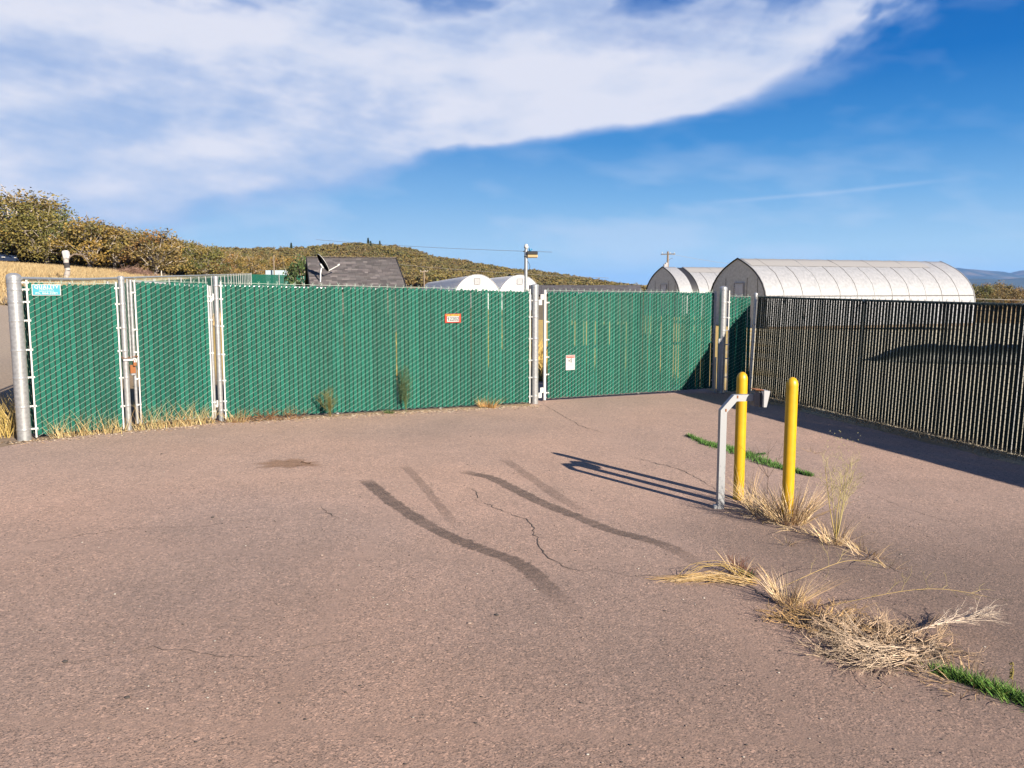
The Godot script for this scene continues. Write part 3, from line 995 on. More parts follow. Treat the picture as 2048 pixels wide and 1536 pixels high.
	fabric(f, 0.085, L - 0.06, Vector2(0.045, k * 0.75), Vector2(2.115, -0.006), 0.0705, 0.0540, 0.50)
	pipe(f, "stile", Vector3(0.03, 0.03, -0.015), Vector3(0.03, 2.12, -0.015), 0.03, M.white_metal)
	pipe(f, "stile", Vector3(L - 0.02, -0.02, -0.015), Vector3(L - 0.02, 2.08, -0.015), 0.03, M.white_metal)
	for y in [0.07, 1.02, 2.05]:
		pipe(f, "rail", Vector3(0.05, y, -0.055), Vector3(L - 0.04, y + (k * L * 0.7 if y < 0.5 else -0.03), -0.055), 0.026, M.galvanised)
	pipe(f, "brace", Vector3(L * 0.53, 0.0, -0.045), Vector3(L * 0.53, 2.08, -0.045), 0.026, M.galvanised)
	for y in [0.17, 0.52, 0.85, 1.18, 1.52, 1.88]:
		for e in [0.0, 1.0]:
			var b := G.new()
			var x := lerpf(0.075, L - 0.065, e)
			b.box(Vector3(x, y, 0.014), Vector3(0.075, 0.026, 0.008)); b.box(Vector3(x + 0.01 - 0.02 * e, y, 0.026), Vector3(0.022, 0.02, 0.024), Basis(), 0.004)
			put(b, "band_bolt", M.white_metal, f)
	for q in [[-0.045, 1.985], [-0.085, 1.885], [-0.045, 0.225], [-0.085, 0.13]]:
		var b := G.new()
		b.box(Vector3(q[0], q[1], 0.0), Vector3(0.075, 0.10, 0.03), Basis(), 0.004)
		put(b, "hinge_plate", M.white_metal, f)
	var lc := G.new()
	for y in 9:
		lc.box(Vector3(L - 0.10 + 0.008 * (y % 2), 1.0 + y * 0.035, 0.03), Vector3(0.02, 0.034, 0.016), Basis(Vector3.BACK, 0.5 * (y % 2)), 0.004)
	put(lc, "latch_chain", M.steel, f)
	var gate := f
	# --- short panel to the corner
	A = Vector2(4.50, -17.73)
	B = Vector2(5.15, -17.77)
	L = A.distance_to(B)
	k = (plane_y(B.x) - plane_y(A.x)) / L
	f = tag(fence_root("chain_link_fence", A, B), "short half shaded fence panel between latch post and dark fence", "fence") as Node3D
	post(f, Vector3.ZERO, 0.078, 2.29, 0.125, [0.35, 0.75, 1.05, 1.35, 1.62, 1.95])
	fabric(f, 0.145, L - 0.05, Vector2(0.02, k), Vector2(2.10, k), 0.070, 0.054, 0.85)
	var cg := G.new()
	cg.box(Vector3(-0.075, 0.62, 0.085), Vector3(0.075, 1.12, 0.05), Basis(), 0.004)
	put(cg, "latch_channel", M.steel, f)
	pipe(f, "conduit", Vector3(-0.135, 0.0, 0.03), Vector3(-0.135, 0.78, 0.03), 0.018, M.galvanised)
	# --- right fence, shade put into its slat colour, leaning a little away from the drive
	A = Vector2(5.15, -17.77)
	var dir := Vector2(0.278, 0.9606)
	L = 14.5
	B = A + dir * L
	k = SLOPE * dir.x
	var bs := axes(A, B)
	f = tag(base("chain_link_fence", on(A.x, A.y), bs * Basis(Vector3.RIGHT, deg_to_rad(-2.2))), "long slatted fence coloured dark for shade, with bright gaps along the right", "fence") as Node3D
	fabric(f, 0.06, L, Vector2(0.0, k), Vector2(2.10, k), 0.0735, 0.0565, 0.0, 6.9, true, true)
	post(f, Vector3(0.0, 0, 0.02), 0.037, 2.17, 0.06, [0.35, 0.75, 1.12, 1.5], Basis(), 0.9)
	pipe(f, "rail", Vector3(0.02, 2.075, -0.04), Vector3(L, k * L + 2.075, -0.04), 0.021, M.shaded_wire)
	for s in [3.32, 6.55, 9.8, 13.0]:
		post(f, Vector3(s, k * s, -0.055), 0.035, 2.10, 0.0, [], Basis(), 0.9)
	# --- fence running back along the left side of the yard
	side_fence()
	signs(long, gate)

func side_fence() -> void:
	var A := Vector2(-6.42, -10.90)
	var B := Vector2(-26.6, -85.0)
	var L := A.distance_to(B)
	var bs := axes(A, B)
	var f := tag(base("chain_link_fence", Vector3(A.x, 0, A.y), bs), "green slatted fence running uphill along the left of the yard", "fence") as Node3D
	var gy := func(s: float) -> float:
		var p := A.lerp(B, s / L)
		return hf(p.x, p.y)
	var sl := G.new()
	var n := int(L / 0.0735)
	for k in n:
		var s := (k + 0.5) * 0.0735 + 0.05
		sl.box(Vector3(s, gy.call(s) + 1.02, 0), Vector3(0.06, 1.96, 0.009))
	tag(put(sl, "slat_row", M.green_slat_1, f), "", "", "", "stuff")
	var rail := []
	for k in 60: rail.append(Vector3(L * k / 59.0, gy.call(L * k / 59.0) + 2.10, 0.0))
	var rg := G.new()
	rg.tube(rail, 0.024, 0.024, 8)
	put(rg, "rail", M.galvanised, f)
	var wg := G.new()
	for k in int(n / 2.0):
		var s := k * 0.147
		if s > 40.0 and k % 2: continue
		var y: float = gy.call(s)
		for m in 13 if s < 14.0 else 1:
			var yy: float = y + (2.13 - m * 0.165)
			wg.tube([Vector3(s, yy, 0.012), Vector3(s + 0.147, yy - 0.165, 0.012)], 0.0028, 0.0028, 3, false)
			wg.tube([Vector3(s, yy - 0.165, -0.012), Vector3(s + 0.147, yy, -0.012)], 0.0028, 0.0028, 3, false)
	tag(put(wg, "chain_link", M.galv_wire, f), "", "", "", "stuff")
	for k in 26:
		var s := 2.4 + k * 2.95
		pipe(f, "post", Vector3(s, gy.call(s) - 0.2, 0.05), Vector3(s, gy.call(s) + (2.05 if s < 40.0 else 2.13), 0.035), 0.026, M.galvanised)
	# back fence, from the far corner to behind the shed
	A = Vector2(-26.6, -85.2)
	B = Vector2(-12.0, -84.0)
	L = A.distance_to(B)
	f = tag(base("chain_link_fence", Vector3(A.x, 0, A.y), axes(A, B)), "distant green fence at the back of the yard, left of the shed roof", "fence") as Node3D
	sl = G.new()
	for k in int(L / 0.0735):
		var s := (k + 0.5) * 0.0735
		var p := A.lerp(B, s / L)
		sl.box(Vector3(s, hf(p.x, p.y) + 1.05, 0), Vector3(0.066, 2.0, 0.009))
	tag(put(sl, "slat_row", M.green_slat_2, f), "", "", "", "stuff")
	for k in 6:
		var s := L * k / 5.0
		var p := A.lerp(B, s / L)
		pipe(f, "post", Vector3(s, hf(p.x, p.y) - 0.2, 0.05), Vector3(s, hf(p.x, p.y) + 2.2, 0.05), 0.04, M.galvanised)

func words(text: String, size: float, m: Material, parent: Node, at: Vector3, squash := 1.0, bold := false) -> void:
	var t := TextMesh.new()
	var f := SystemFont.new()
	f.font_names = PackedStringArray(["Droid Sans"])
	if bold: f.font_weight = 700
	t.font = f
	t.text = text
	t.font_size = 64
	t.pixel_size = size / 46.0
	t.depth = 0.0016
	put(t, "lettering", m, parent, at, Basis().scaled(Vector3(squash, 1, 1)))

func signs(long: Node3D, gate: Node3D) -> void:
	# cyan contractor plate on the first panel
	var p0 := Vector3(-6.39, plane_y(-6.39), -10.70)
	var b0 := axes(Vector2(-6.39, -10.70), Vector2(-5.44, -11.61))
	var s := base("company_sign", p0 + b0 * Vector3(0.365, 1.955, 0.022), b0)
	tag(s, "small cyan sign lettered QUALITY on the left panel", "sign")
	var g := G.new()
	g.box(Vector3.ZERO, Vector3(0.345, 0.145, 0.003))
	put(g, "border", M.sign_white, s)
	g = G.new()
	g.box(Vector3(0, 0, 0.0025), Vector3(0.325, 0.128, 0.003))
	put(g, "plate", M.sign_cyan, s)
	words("QUALITY", 0.040, M.sign_white, s, Vector3(0, 0.038, 0.005), 1.25, true)
	words("FENCE CO.", 0.020, M.sign_white, s, Vector3(0, 0.008, 0.005), 1.2, true)
	g = G.new()
	for k in 15: g.box(Vector3(-0.085 + k * 0.012 + rng.randf_range(-0.001, 0.001), -0.016, 0.0045), Vector3(rng.randf_range(0.005, 0.009), 0.010, 0.0016))
	tag(put(g, "small_print", M.sign_white, s), "", "", "", "stuff")
	words("Ph. 664-2281", 0.026, M.sign_white, s, Vector3(0, -0.043, 0.005), 1.25, true)
	# house number on the long run
	s = base("number_sign", long.transform * Vector3(3.93, 1.505, 0.024), long.basis)
	tag(s, "orange sign with black number 12202 on the long fence", "sign")
	g = G.new()
	g.box(Vector3.ZERO, Vector3(0.305, 0.155, 0.004), Basis(), 0.001)
	put(g, "frame", M.sign_orange, s)
	g = G.new()
	g.box(Vector3(0.0, -0.014, 0.003), Vector3(0.232, 0.094, 0.003))
	put(g, "plate", M.sign_white, s)
	words("12202", 0.060, M.ink_black, s, Vector3(0, -0.014, 0.0055), 1.0, true)
	g = G.new()
	var x := -0.13
	for w in [1, 4, 5, 2, 3]:
		for k in w:
			g.box(Vector3(x, 0.055, 0.003), Vector3(0.011, 0.017, 0.002))
			x += 0.0145
		x += 0.012
	tag(put(g, "small_print", M.ink_yellow, s), "", "", "", "stuff")
	# warning notice on the gate
	s = base("warning_sign", gate.transform * Vector3(0.60, 0.725, 0.024), gate.basis)
	tag(s, "white warning notice with orange heading low on the vehicle gate", "sign")
	g = G.new()
	g.box(Vector3.ZERO, Vector3(0.215, 0.29, 0.003))
	put(g, "plate", M.sign_white, s)
	g = G.new()
	g.box(Vector3(0, 0.112, 0.0025), Vector3(0.19, 0.046, 0.003))
	put(g, "heading", M.sign_orange, s)
	words("WARNING", 0.022, M.sign_white, s, Vector3(0, 0.112, 0.0045), 1.2, true)
	g = G.new()           # pictogram: a figure at a moving gate
	g.box(Vector3(0.018, 0.045, 0.0022), Vector3(0.012, 0.05, 0.002)); g.box(Vector3(0.018, 0.08, 0.0022), Vector3(0.014, 0.014, 0.002))
	g.box(Vector3(0.006, 0.015, 0.0022), Vector3(0.008, 0.036, 0.002), Basis(Vector3.BACK, -0.4)); g.box(Vector3(0.026, 0.013, 0.0022), Vector3(0.008, 0.04, 0.002), Basis(Vector3.BACK, 0.35))
	g.box(Vector3(-0.004, 0.05, 0.0022), Vector3(0.034, 0.007, 0.002), Basis(Vector3.BACK, 0.5))
	g.box(Vector3(-0.038, 0.038, 0.0022), Vector3(0.008, 0.05, 0.002)); g.box(Vector3(-0.025, 0.04, 0.0022), Vector3(0.022, 0.008, 0.002), Basis(Vector3.BACK, 0.7)); g.box(Vector3(-0.025, 0.03, 0.0022), Vector3(0.022, 0.008, 0.002), Basis(Vector3.BACK, -0.7))
	tag(put(g, "pictogram", M.ink_black, s), "", "", "", "stuff")
	g = G.new()
	for r in 3:
		var xx := -0.07
		while xx < 0.075:
			var w := rng.randf_range(0.008, 0.022)
			g.box(Vector3(xx + w / 2.0, -0.03 - r * 0.018, 0.0018), Vector3(w, 0.008, 0.0012))
			xx += w + 0.005
	tag(put(g, "small_print", M.ink_grey, s), "", "", "", "stuff")


# ------------------------------------------------------------------ yard behind the fence
func build_yard() -> void:
	# lamp pole just behind the long fence
	var s := base("lamp_pole", on(0.30, -18.0))
	tag(s, "grey pole with tan floodlight and blue sensor rising behind the fence", "lamp pole")
	pipe(s, "pole", Vector3(0, -0.2, 0), Vector3(0, 2.97, 0), 0.036, M.galvanised)
	var g := G.new()
	g.lathe([Vector2(0.001, 0.12), Vector2(0.03, 0.11), Vector2(0.048, 0.07), Vector2(0.048, 0.05), Vector2(0.03, 0.012), Vector2(0.022, 0.0)].map(func(p): return Vector2(p.x, 0.12 - p.y)), 14)
	put(g, "camera_dome", M.white_metal, s, Vector3(0.005, 2.965, 0.0))
	g = G.new()
	g.box(Vector3(0.135, 2.895, 0.0), Vector3(0.235, 0.075, 0.16), Basis(), 0.012)
	g.box(Vector3(-0.01, 2.93, 0), Vector3(0.11, 0.018, 0.05), Basis(), 0.004)
	put(g, "lamp_housing", M.black_plastic, s)
	g = G.new()
	g.box(Vector3(0.14, 2.825, 0.0), Vector3(0.225, 0.065, 0.15), Basis(), 0.014)
	put(g, "lamp_lens", M.lens_tan, s)
	g = G.new()
	g.lathe([Vector2(0, 0), Vector2(0.026, 0), Vector2(0.026, 0.06), Vector2(0.0, 0.061)], 12)
	g.box(Vector3(0.03, 0.038, 0), Vector3(0.03, 0.02, 0.02))
	put(g, "sensor", M.blue_plastic, s, Vector3(0.09, 2.932, 0.0))
	g = G.new()
	var w := []
	for k in 9:
		var t := k / 8.0
		w.append(Vector3(0.035 + sin(t * PI) * 0.05, 2.72 - t * 0.22, 0.02))
	g.tube(w, 0.006, 0.006, 5)
	put(g, "cable", M.black_plastic, s)
	for y in [2.82, 2.1]:
		g = G.new()
		g.lathe([Vector2(0.036, -0.012), Vector2(0.041, -0.012), Vector2(0.041, 0.012), Vector2(0.036, 0.012)], 14)
		put(g, "clamp", M.black_plastic, s, Vector3(0, y, 0))
	shed()
	low_barn()
	var film_houses := [
		["large pale plastic greenhouse with grey gable behind the dark fence", Vector2(14.82, -55.0), Vector2(0.939, -0.344), 17.5, 6.3, 4.09, false],
		["smaller pale plastic greenhouse with black band, beyond the large one", Vector2(13.5, -75.0), Vector2(0.939, -0.344), 14.0, 6.1, 4.06, true]]
	for q in film_houses: gothic_house(q[0], q[1], q[2], q[3], q[4], q[5], q[6])
	white_house("white round topped greenhouse nearer the shed roof", Vector2(-3.31, -80.0), 95.0, 2.5, 3.46)
	white_house("white round topped greenhouse behind the lamp pole", Vector2(0.82, -84.0), 90.0, 2.5, 3.48)
	# long low black mound behind the dark fence
	g = G.new()
	var N := 40
	for k in N + 1:
		var f := float(k) / N
		var x := lerpf(11.9, 20.5, f)
		var hh := 0.66 * smoothstep(0.0, 0.22, f) * (0.86 + 0.16 * noise.get_noise_1d(k * 9.0)) + 0.02
		for j in 9:
			var a := PI * j / 8.0
			var z := -28.0 - f * 1.0 + cos(a) * 1.0 * (0.4 + 0.6 * smoothstep(0.0, 0.2, f))
			g.add(on(x, z, hh * pow(sin(a), 0.7) + noise.get_noise_2d(k * 12.0, j * 22.0) * 0.09 * sin(a) - 0.02), Vector3(0, sin(a), cos(a)))
	for k in N:
		for j in 8:
			var a := k * 9 + j
			for q in [a, a + 1, a + 9, a + 1, a + 10, a + 9]: g.i.append(q)
	tag(put(g, "dark_heap", M.heap_black), "long low black mound seen through the dark fence gaps", "heap")

func shed() -> void:
	var u := Vector3(0.963, 0, -0.271)
	var b := Basis(u, Vector3.UP, u.cross(Vector3.UP))
	var mid := Vector3(-6.60, 0, -34.49)
	var gy := hf(mid.x, mid.z)
	mid.y = gy
	var ridge := 3.39 - gy
	var eave := 2.22 - gy
	var L := 3.61
	var run := 2.71
	var s := base("shed", mid, b)
	tag(s, "small shed with dark brown shingle roof behind the long fence", "shed")
	var g := G.new()
	var hw := L / 2.0 - 0.18
	var w := run - 0.25
	for sg in [-1.0, 1.0]:
		g.box(Vector3(0, eave / 2.0 - 0.1, sg * w), Vector3(2.0 * hw, eave + 0.1, 0.1))
		var x: float = sg * hw
		g.face_out([Vector3(x, 0, -w), Vector3(x, eave, -w), Vector3(x, ridge - 0.12, 0), Vector3(x, eave, w), Vector3(x, 0, w)], Vector3.ZERO)
	put(g, "wall", M.siding, s)
	var dr := G.new()
	dr.box(Vector3(0.5, 0.95, w + 0.06), Vector3(0.85, 1.9, 0.04))
	put(dr, "door", M.wood, s)
	# roof deck, then overlapping shingles row on row
	for sg in [-1.0, 1.0]:
		var slope := atan2(ridge - eave, run)
		var fb := Basis(Vector3.RIGHT, slope * sg)
		var len := run / cos(slope)
		g = G.new()
		g.box(Vector3(0, (ridge + eave) / 2.0 - 0.035, sg * run / 2.0), Vector3(L, 0.05, len), fb)
		put(g, "roof_deck", M.black_trim, s)
		g = G.new()
		var rows := 21
		for r in rows:
			var x := -L / 2.0 - rng.randf() * 0.15
			while x < L / 2.0:
				var wd := rng.randf_range(0.14, 0.34)
				var x0 := maxf(x, -L / 2.0)
				var x1 := minf(x + wd - 0.006, L / 2.0)
				x += wd
				if x1 - x0 < 0.02: continue
				var v := rng.randf_range(0.65, 1.35)
				g.col = Color(0.100, 0.088, 0.092) * v
				if rng.randf() < 0.2: g.col = Color(0.15, 0.13, 0.132) * v
				var f := (r + 0.5) / rows - 0.5
				var thick := 0.013 if rng.randf() < 0.5 else 0.021
				var along := len / rows
				g.box(Vector3((x0 + x1) / 2.0, (ridge + eave) / 2.0, sg * run / 2.0) + fb * Vector3(0, thick * 0.5 - 0.006, sg * f * len), Vector3(x1 - x0, thick, along * 1.12), fb * Basis(Vector3.RIGHT, 0.09 * sg))
		tag(put(g, "shingle", M.shingle, s), "", "", "", "stuff")
	g = G.new()
	for k in 16:
		g.col = Color(0.15, 0.125, 0.12) * rng.randf_range(0.8, 1.2)
		g.box(Vector3(-L / 2.0 + (k + 0.5) * L / 16.0, ridge + 0.02, 0), Vector3(L / 16.0 * 1.1, 0.02, 0.22), Basis(Vector3.BACK, 0.08))
	tag(put(g, "ridge_cap", M.shingle, s), "", "", "", "stuff")
	g = G.new()
	for e in [-1.0, 1.0]:
		for sg in [-1.0, 1.0]:
			g.box(Vector3(e * (L / 2.0 + 0.012), (ridge + eave) / 2.0 - 0.03, sg * run / 2.0), Vector3(0.022, 0.13, run / cos(atan2(ridge - eave, run))), Basis(Vector3.RIGHT, atan2(ridge - eave, run) * sg))
	put(g, "barge_board", M.black_trim, s)
	g = G.new()
	g.box(Vector3(0, eave - 0.05, run + 0.02), Vector3(L, 0.10, 0.09), Basis(), 0.02)
	put(g, "gutter", M.black_trim, s)
	# satellite dish standing on the roof
	var c := Vector3(-7.23, 3.115, -32.0)
	var nn := Vector3(0.709, 0.50, -0.41).normalized()
	var up := (Vector3.UP - nn * nn.y).normalized()
	var d := base("satellite_dish", c, Basis(up.cross(nn), up, nn))
	tag(d, "grey satellite dish with feed arm standing on the shed roof", "satellite dish")
	g = G.new()
	var rim := []
	var rings := 6
	for side in [0.0, -0.012]:
		var first := g.v.size()
		for r in rings + 1:
			for k in 28:
				var a := TAU * k / 28.0
				var rr := float(r) / rings
				var p := Vector3(cos(a) * 0.31 * rr, sin(a) * 0.375 * rr, 0.07 * rr * rr - 0.07 + side)
				g.add(p, Vector3(-p.x * 1.4, -p.y * 1.2, 1).normalized() * (1.0 if side == 0.0 else -1.0))
				if r == rings and side == 0.0: rim.append(p)
		for r in rings:
			for k in 28:
				var a := first + r * 28 + k
				var b2 := first + r * 28 + (k + 1) % 28
				for q in [a, b2, a + 28, b2, b2 + 28, a + 28]: g.i.append(q)
	put(g, "reflector", M.grey_plastic, d)
	rim.append(rim[0])
	g = G.new()
	g.tube(rim, 0.010, 0.010, 6, false)
	put(g, "rim", M.white_metal, d)
	g = G.new()
	g.tube([Vector3(0, -0.37, -0.02), Vector3(0, -0.385, 0.22), Vector3(0, -0.40, 0.46)], 0.022, 0.018, 8)
	put(g, "feed_arm", M.white_metal, d)
	g = G.new()
	g.box(Vector3(0, -0.385, 0.48), Vector3(0.05, 0.06, 0.10), Basis(), 0.015)
	put(g, "receiver", M.white_metal, d)
	g = G.new()
	g.box(Vector3(0, -0.08, -0.12), Vector3(0.14, 0.22, 0.09), Basis(), 0.02)
	put(g, "bracket", M.steel, d)
	var inv := d.transform.affine_inverse()
	g = G.new()
	g.tube([inv * Vector3(-7.32, 2.30, -31.85), inv * Vector3(-7.32, 2.72, -31.93), inv * (c - nn * 0.13 - up * 0.1)], 0.03, 0.03, 10)
	put(g, "mast", M.galvanised, d)

func low_barn() -> void:
	var s := base("barn", on(5.2, -60.0, -0.1), Basis(Vector3.UP, -0.03))
	tag(s, "long low building whose dark roof shows above the vehicle gate", "building")
	var g := G.new()
	for sg in [-1.0, 1.0]: g.box(Vector3(0, 0.95, sg * 2.0), Vector3(7.6, 1.9, 0.12))
	for e in [-1.0, 1.0]: g.face_out([Vector3(e * 3.8, 0, -2), Vector3(e * 3.8, 1.9, -2), Vector3(e * 3.8, 2.5, 0), Vector3(e * 3.8, 1.9, 2), Vector3(e * 3.8, 0, 2)], Vector3.ZERO)
	put(g, "wall", M.siding, s)
	g = G.new()
	for sg in [-1.0, 1.0]:
		var fb := Basis(Vector3.RIGHT, atan2(0.62, 2.3) * sg)
		for r in 12:
			for k in 26:
				g.col = Color(0.085, 0.078, 0.088) * rng.randf_range(0.75, 1.3)
				g.box(Vector3(-4.0 + (k + 0.5) * 8.0 / 26.0, 2.27, sg * 1.15) + fb * Vector3(0, 0, sg * ((r + 0.5) / 12.0 - 0.5) * 2.38), Vector3(0.3, 0.035, 0.22), fb * Basis(Vector3.RIGHT, 0.06 * sg))
	tag(put(g, "roof", M.shingle, s), "", "", "", "stuff")

func arch(gothic: bool, w: float, h: float) -> Array:     # from left foot over the peak to right foot, (z, y)
	var out := []
	if gothic:
		var half := [[1.0, 0.0], [1.0, 0.30], [0.985, 0.40], [0.935, 0.53], [0.85, 0.635], [0.74, 0.72], [0.62, 0.79], [0.50, 0.845], [0.38, 0.89], [0.26, 0.928], [0.13, 0.966], [0.0, 1.0]]
		for q in half: out.append(Vector2(-q[0] * w, q[1] * h))
		for k in range(half.size() - 2, -1, -1): out.append(Vector2(half[k][0] * w, half[k][1] * h))
	else:
		for k in 25:
			var a := PI * k / 24.0
			out.append(Vector2(-cos(a) * w, sin(a) * h))
	return out

# a skin over an arch between two stations; smooth, slightly sagging between the ribs
func skin(prof: Array, x0: float, x1: float, bays: int, sag: float, off := 0.0) -> G:
	var g := G.new()
	var m := prof.size()
	var st := bays * 4
	for k in st + 1:
		var f := float(k) / st
		var dip := sag * absf(sin(f * bays * PI))
		for j in m:
			var t: Vector2 = (prof[mini(j + 1, m - 1)] - prof[maxi(j - 1, 0)]).normalized()
			var nn := Vector2(-t.y, t.x)
			var p: Vector2 = prof[j] + nn * (off - dip * (1.0 if j > 1 and j < m - 2 else 0.2))
			g.add(Vector3(lerpf(x0, x1, f), p.y, p.x), Vector3(0, nn.y, nn.x))
	for k in st:
		for j in m - 1:
			var a := k * m + j
			for q in [a, a + m, a + 1, a + 1, a + m, a + m + 1]: g.i.append(q)
	return g

func gable(prof: Array, x: float, thick: float) -> G:
	var g := G.new()
	var pts := []
	for p in prof: pts.append(Vector3(x, p.y, p.x))
	for e in [0.0, thick]:
		var k := g.v.size()
		var nn := Vector3(-1 if e == 0.0 else 1, 0, 0)
		g.add(Vector3(x + e, 0, 0), nn)
		for p in pts: g.add(p + Vector3(e, 0, 0), nn)
		for q in pts.size() - 1:
			for r in ([k, k + q + 1, k + q + 2] if e == 0.0 else [k, k + q + 2, k + q + 1]): g.i.append(r)
	return g

func louvre(s: Node3D, at: Vector3, w: float, h: float, m: Material) -> void:
	var g := G.new()
	for e in [-1.0, 1.0]:
		g.box(Vector3(0, e * (h / 2.0 + 0.03), 0), Vector3(0.10, 0.06, w + 0.12))
		g.box(Vector3(0, 0, e * (w / 2.0 + 0.03)), Vector3(0.10, h, 0.06))
	var v := put(g, "vent_frame", M.grey_plastic if m == M.film_white else m, s, at)
	for k in 7:
		g = G.new()
		g.box(Vector3(0, -h / 2.0 + (k + 0.5) * h / 7.0, 0), Vector3(0.02, h / 7.0 * 1.05, w), Basis(Vector3.BACK, -0.35))
		put(g, "vent_blade", m, v)

func gothic_house(label: String, at: Vector2, u2: Vector2, L: float, W: float, peak: float, band: bool) -> void:
	var u := Vector3(u2.x, 0, u2.y).normalized()
	var gy := hf(at.x, at.y) - 0.1
	var H := peak - gy
	var s := base("greenhouse", Vector3(at.x, gy, at.y), Basis(u, Vector3.UP, u.cross(Vector3.UP)))
	tag(s, label, "greenhouse", "plastic covered greenhouses with grey gables")
	var pr := arch(true, W / 2.0, H)
	var bays := int(L / 1.45)
	if band:
		put(skin(pr, 0.0, 1.35, 1, 0.01), "film_cover", M.film, s)
		put(skin(pr, 1.35, 2.05, 1, 0.0, -0.06), "dark_band", M.black_trim, s)
		put(skin(pr, 2.05, L, bays - 1, 0.02), "film_cover", M.film, s)
	else:
		put(skin(pr, 0.0, L, bays, 0.02), "film_cover", M.film, s)
	# shade cloth lying over the ridge
	var m := mat("shade_cloth" + str(band), lin(0.29, 0.28, 0.285), 0.8)
	put(skin(pr.slice(8, 15), 0.25 if not band else 2.1, L - 2.2, bays, 0.015, 0.012), "shade_cloth", m, s)
	put(gable(pr, 0.02, 0.05), "gable", M.gable_grey, s)
	put(gable(pr, L - 0.06, 0.05), "gable", M.film, s)
	for x in [0.0, L]:
		var g := G.new()
		var path := []
		for p in pr: path.append(Vector3(x, p.y + 0.01, p.x * 1.004))
		g.tube(path, 0.055 if x == 0.0 else 0.03, 0.055 if x == 0.0 else 0.03, 6)
		put(g, "edge_trim", M.black_trim if x == 0.0 else M.film, s)
	for k in range(1, bays):
		var x := L * k / bays
		if band and x < 2.3: continue
		var g := G.new()
		var path := []
		var from := 11 if k % 2 else 14
		for j in range(from, pr.size()): path.append(Vector3(x + rng.randf_range(-0.05, 0.05), pr[j].y + 0.012, pr[j].x * 1.003))
		g.tube(path, 0.014, 0.014, 5)
		put(g, "rib", M.seam_line if k % 3 else M.white_metal, s)
	var pg := G.new()
	pg.box(Vector3(L / 2.0, H * 0.47, W / 2.0 * 0.985), Vector3(L, 0.035, 0.03))
	put(pg, "purlin", M.seam_line, s)
	var bb := G.new()
	bb.box(Vector3(L / 2.0, 0.10, W / 2.0 + 0.03), Vector3(L, 0.2, 0.05))
	put(bb, "base_board", M.wood, s)
	louvre(s, Vector3(-0.03, H * 0.53, 0.30), 0.95, 1.0, M.film_white)
	for z in [-1.25, 1.1, 2.2]:
		var g := G.new()
		g.box(Vector3(0.012, H * 0.36, z), Vector3(0.012, H * 0.72, 0.035))
		put(g, "gable_seam", M.siding, s)

func white_house(label: String, at: Vector2, L: float, a: float, peak: float) -> void:
	var u := Vector3(-0.142, 0, -0.99).normalized()
	var gy := hf(at.x, at.y) - 0.1
	var s := base("greenhouse", Vector3(at.x, gy, at.y), Basis(u, Vector3.UP, u.cross(Vector3.UP)))
	tag(s, label, "greenhouse", "white round topped greenhouses")
	var pr := arch(false, a, peak - gy)
	put(skin(pr, 0.0, L, 20, 0.02), "film_cover", M.film_white, s)
	put(gable(pr, 0.03, 0.05), "gable", M.film_white, s)
	put(gable(pr, L - 0.08, 0.05), "gable", M.film_white, s)
	var g := G.new()
	var path := []
	for p in pr: path.append(Vector3(0, p.y + 0.01, p.x * 1.004))
	g.tube(path, 0.03, 0.03, 6)
	put(g, "edge_trim", M.grey_plastic, s)
	louvre(s, Vector3(-0.03, (peak - gy) - 0.62, 0.0), 0.5, 0.5, M.grey_plastic)
	for k in 7:
		g = G.new()
		var z := -1.5 + k * 0.5
		g.box(Vector3(0.02, (peak - gy) * 0.37, z), Vector3(0.02, (peak - gy) * 0.74, 0.02))
		put(g, "gable_rib", M.white_metal, s)


# ------------------------------------------------------------------ beyond the yard
func utility_pole(label: String, top: Vector3, arm: float, transformer: bool, r := 0.12) -> void:
	var gy := hf(top.x, top.z)
	var s := base("utility_pole", Vector3(top.x, gy, top.z))
	tag(s, label, "utility pole")
	var h := top.y - gy
	var g := G.new()
	g.tube([Vector3(0, -0.3, 0), Vector3(0, h * 0.5, 0), Vector3(0, h, 0)], r * 1.2, r * 0.85, 10)
	put(g, "pole", M.wood, s)
	if arm > 0.0:
		g = G.new()
		g.box(Vector3(0, h - 0.35, 0.1), Vector3(arm, 0.14, 0.12), Basis(Vector3.UP, 0.5) * Basis(Vector3.BACK, 0.04))
		put(g, "crossarm", M.siding if transformer else M.wood, s)
		for x in [-0.45, 0.15, 0.45]:
			g = G.new()
			g.lathe([Vector2(0.03, 0), Vector2(0.06, 0.04), Vector2(0.03, 0.1), Vector2(0.05, 0.14), Vector2(0.0, 0.2)], 8)
			put(g, "insulator", M.gable_grey, s, Basis(Vector3.UP, 0.5) * Vector3(arm * x, h - 0.28, 0.1))
	if transformer:
		for q in [[-0.42, 1.95], [-0.22, 1.75]]:
			g = G.new()
			g.lathe([Vector2(0.0, -0.32), Vector2(0.17, -0.31), Vector2(0.19, -0.26), Vector2(0.19, 0.24), Vector2(0.15, 0.31), Vector2(0.0, 0.33)], 12)
			put(g, "transformer", M.grey_plastic, s, Vector3(q[0], h - q[1], 0.15))
		g = G.new()
		g.tube([Vector3(0, h - 1.25, 0.05), Vector3(0.35, h - 0.95, 0.1), Vector3(0.62, h - 0.85, 0.1)], 0.03, 0.02, 6)
		put(g, "cutout_arm", M.siding, s)

func line_wire(label: String, a: Vector3, b: Vector3, sag: float, r: float) -> void:
	var g := G.new()
	var p := []
	for k in 25:
		var f := k / 24.0
		p.append(a.lerp(b, f) - Vector3.UP * sag * 4.0 * f * (1.0 - f))
	g.tube(p, r, r, 5)
	tag(put(g, "overhead_wire", M.wire_far), label, "wire", "overhead wires")

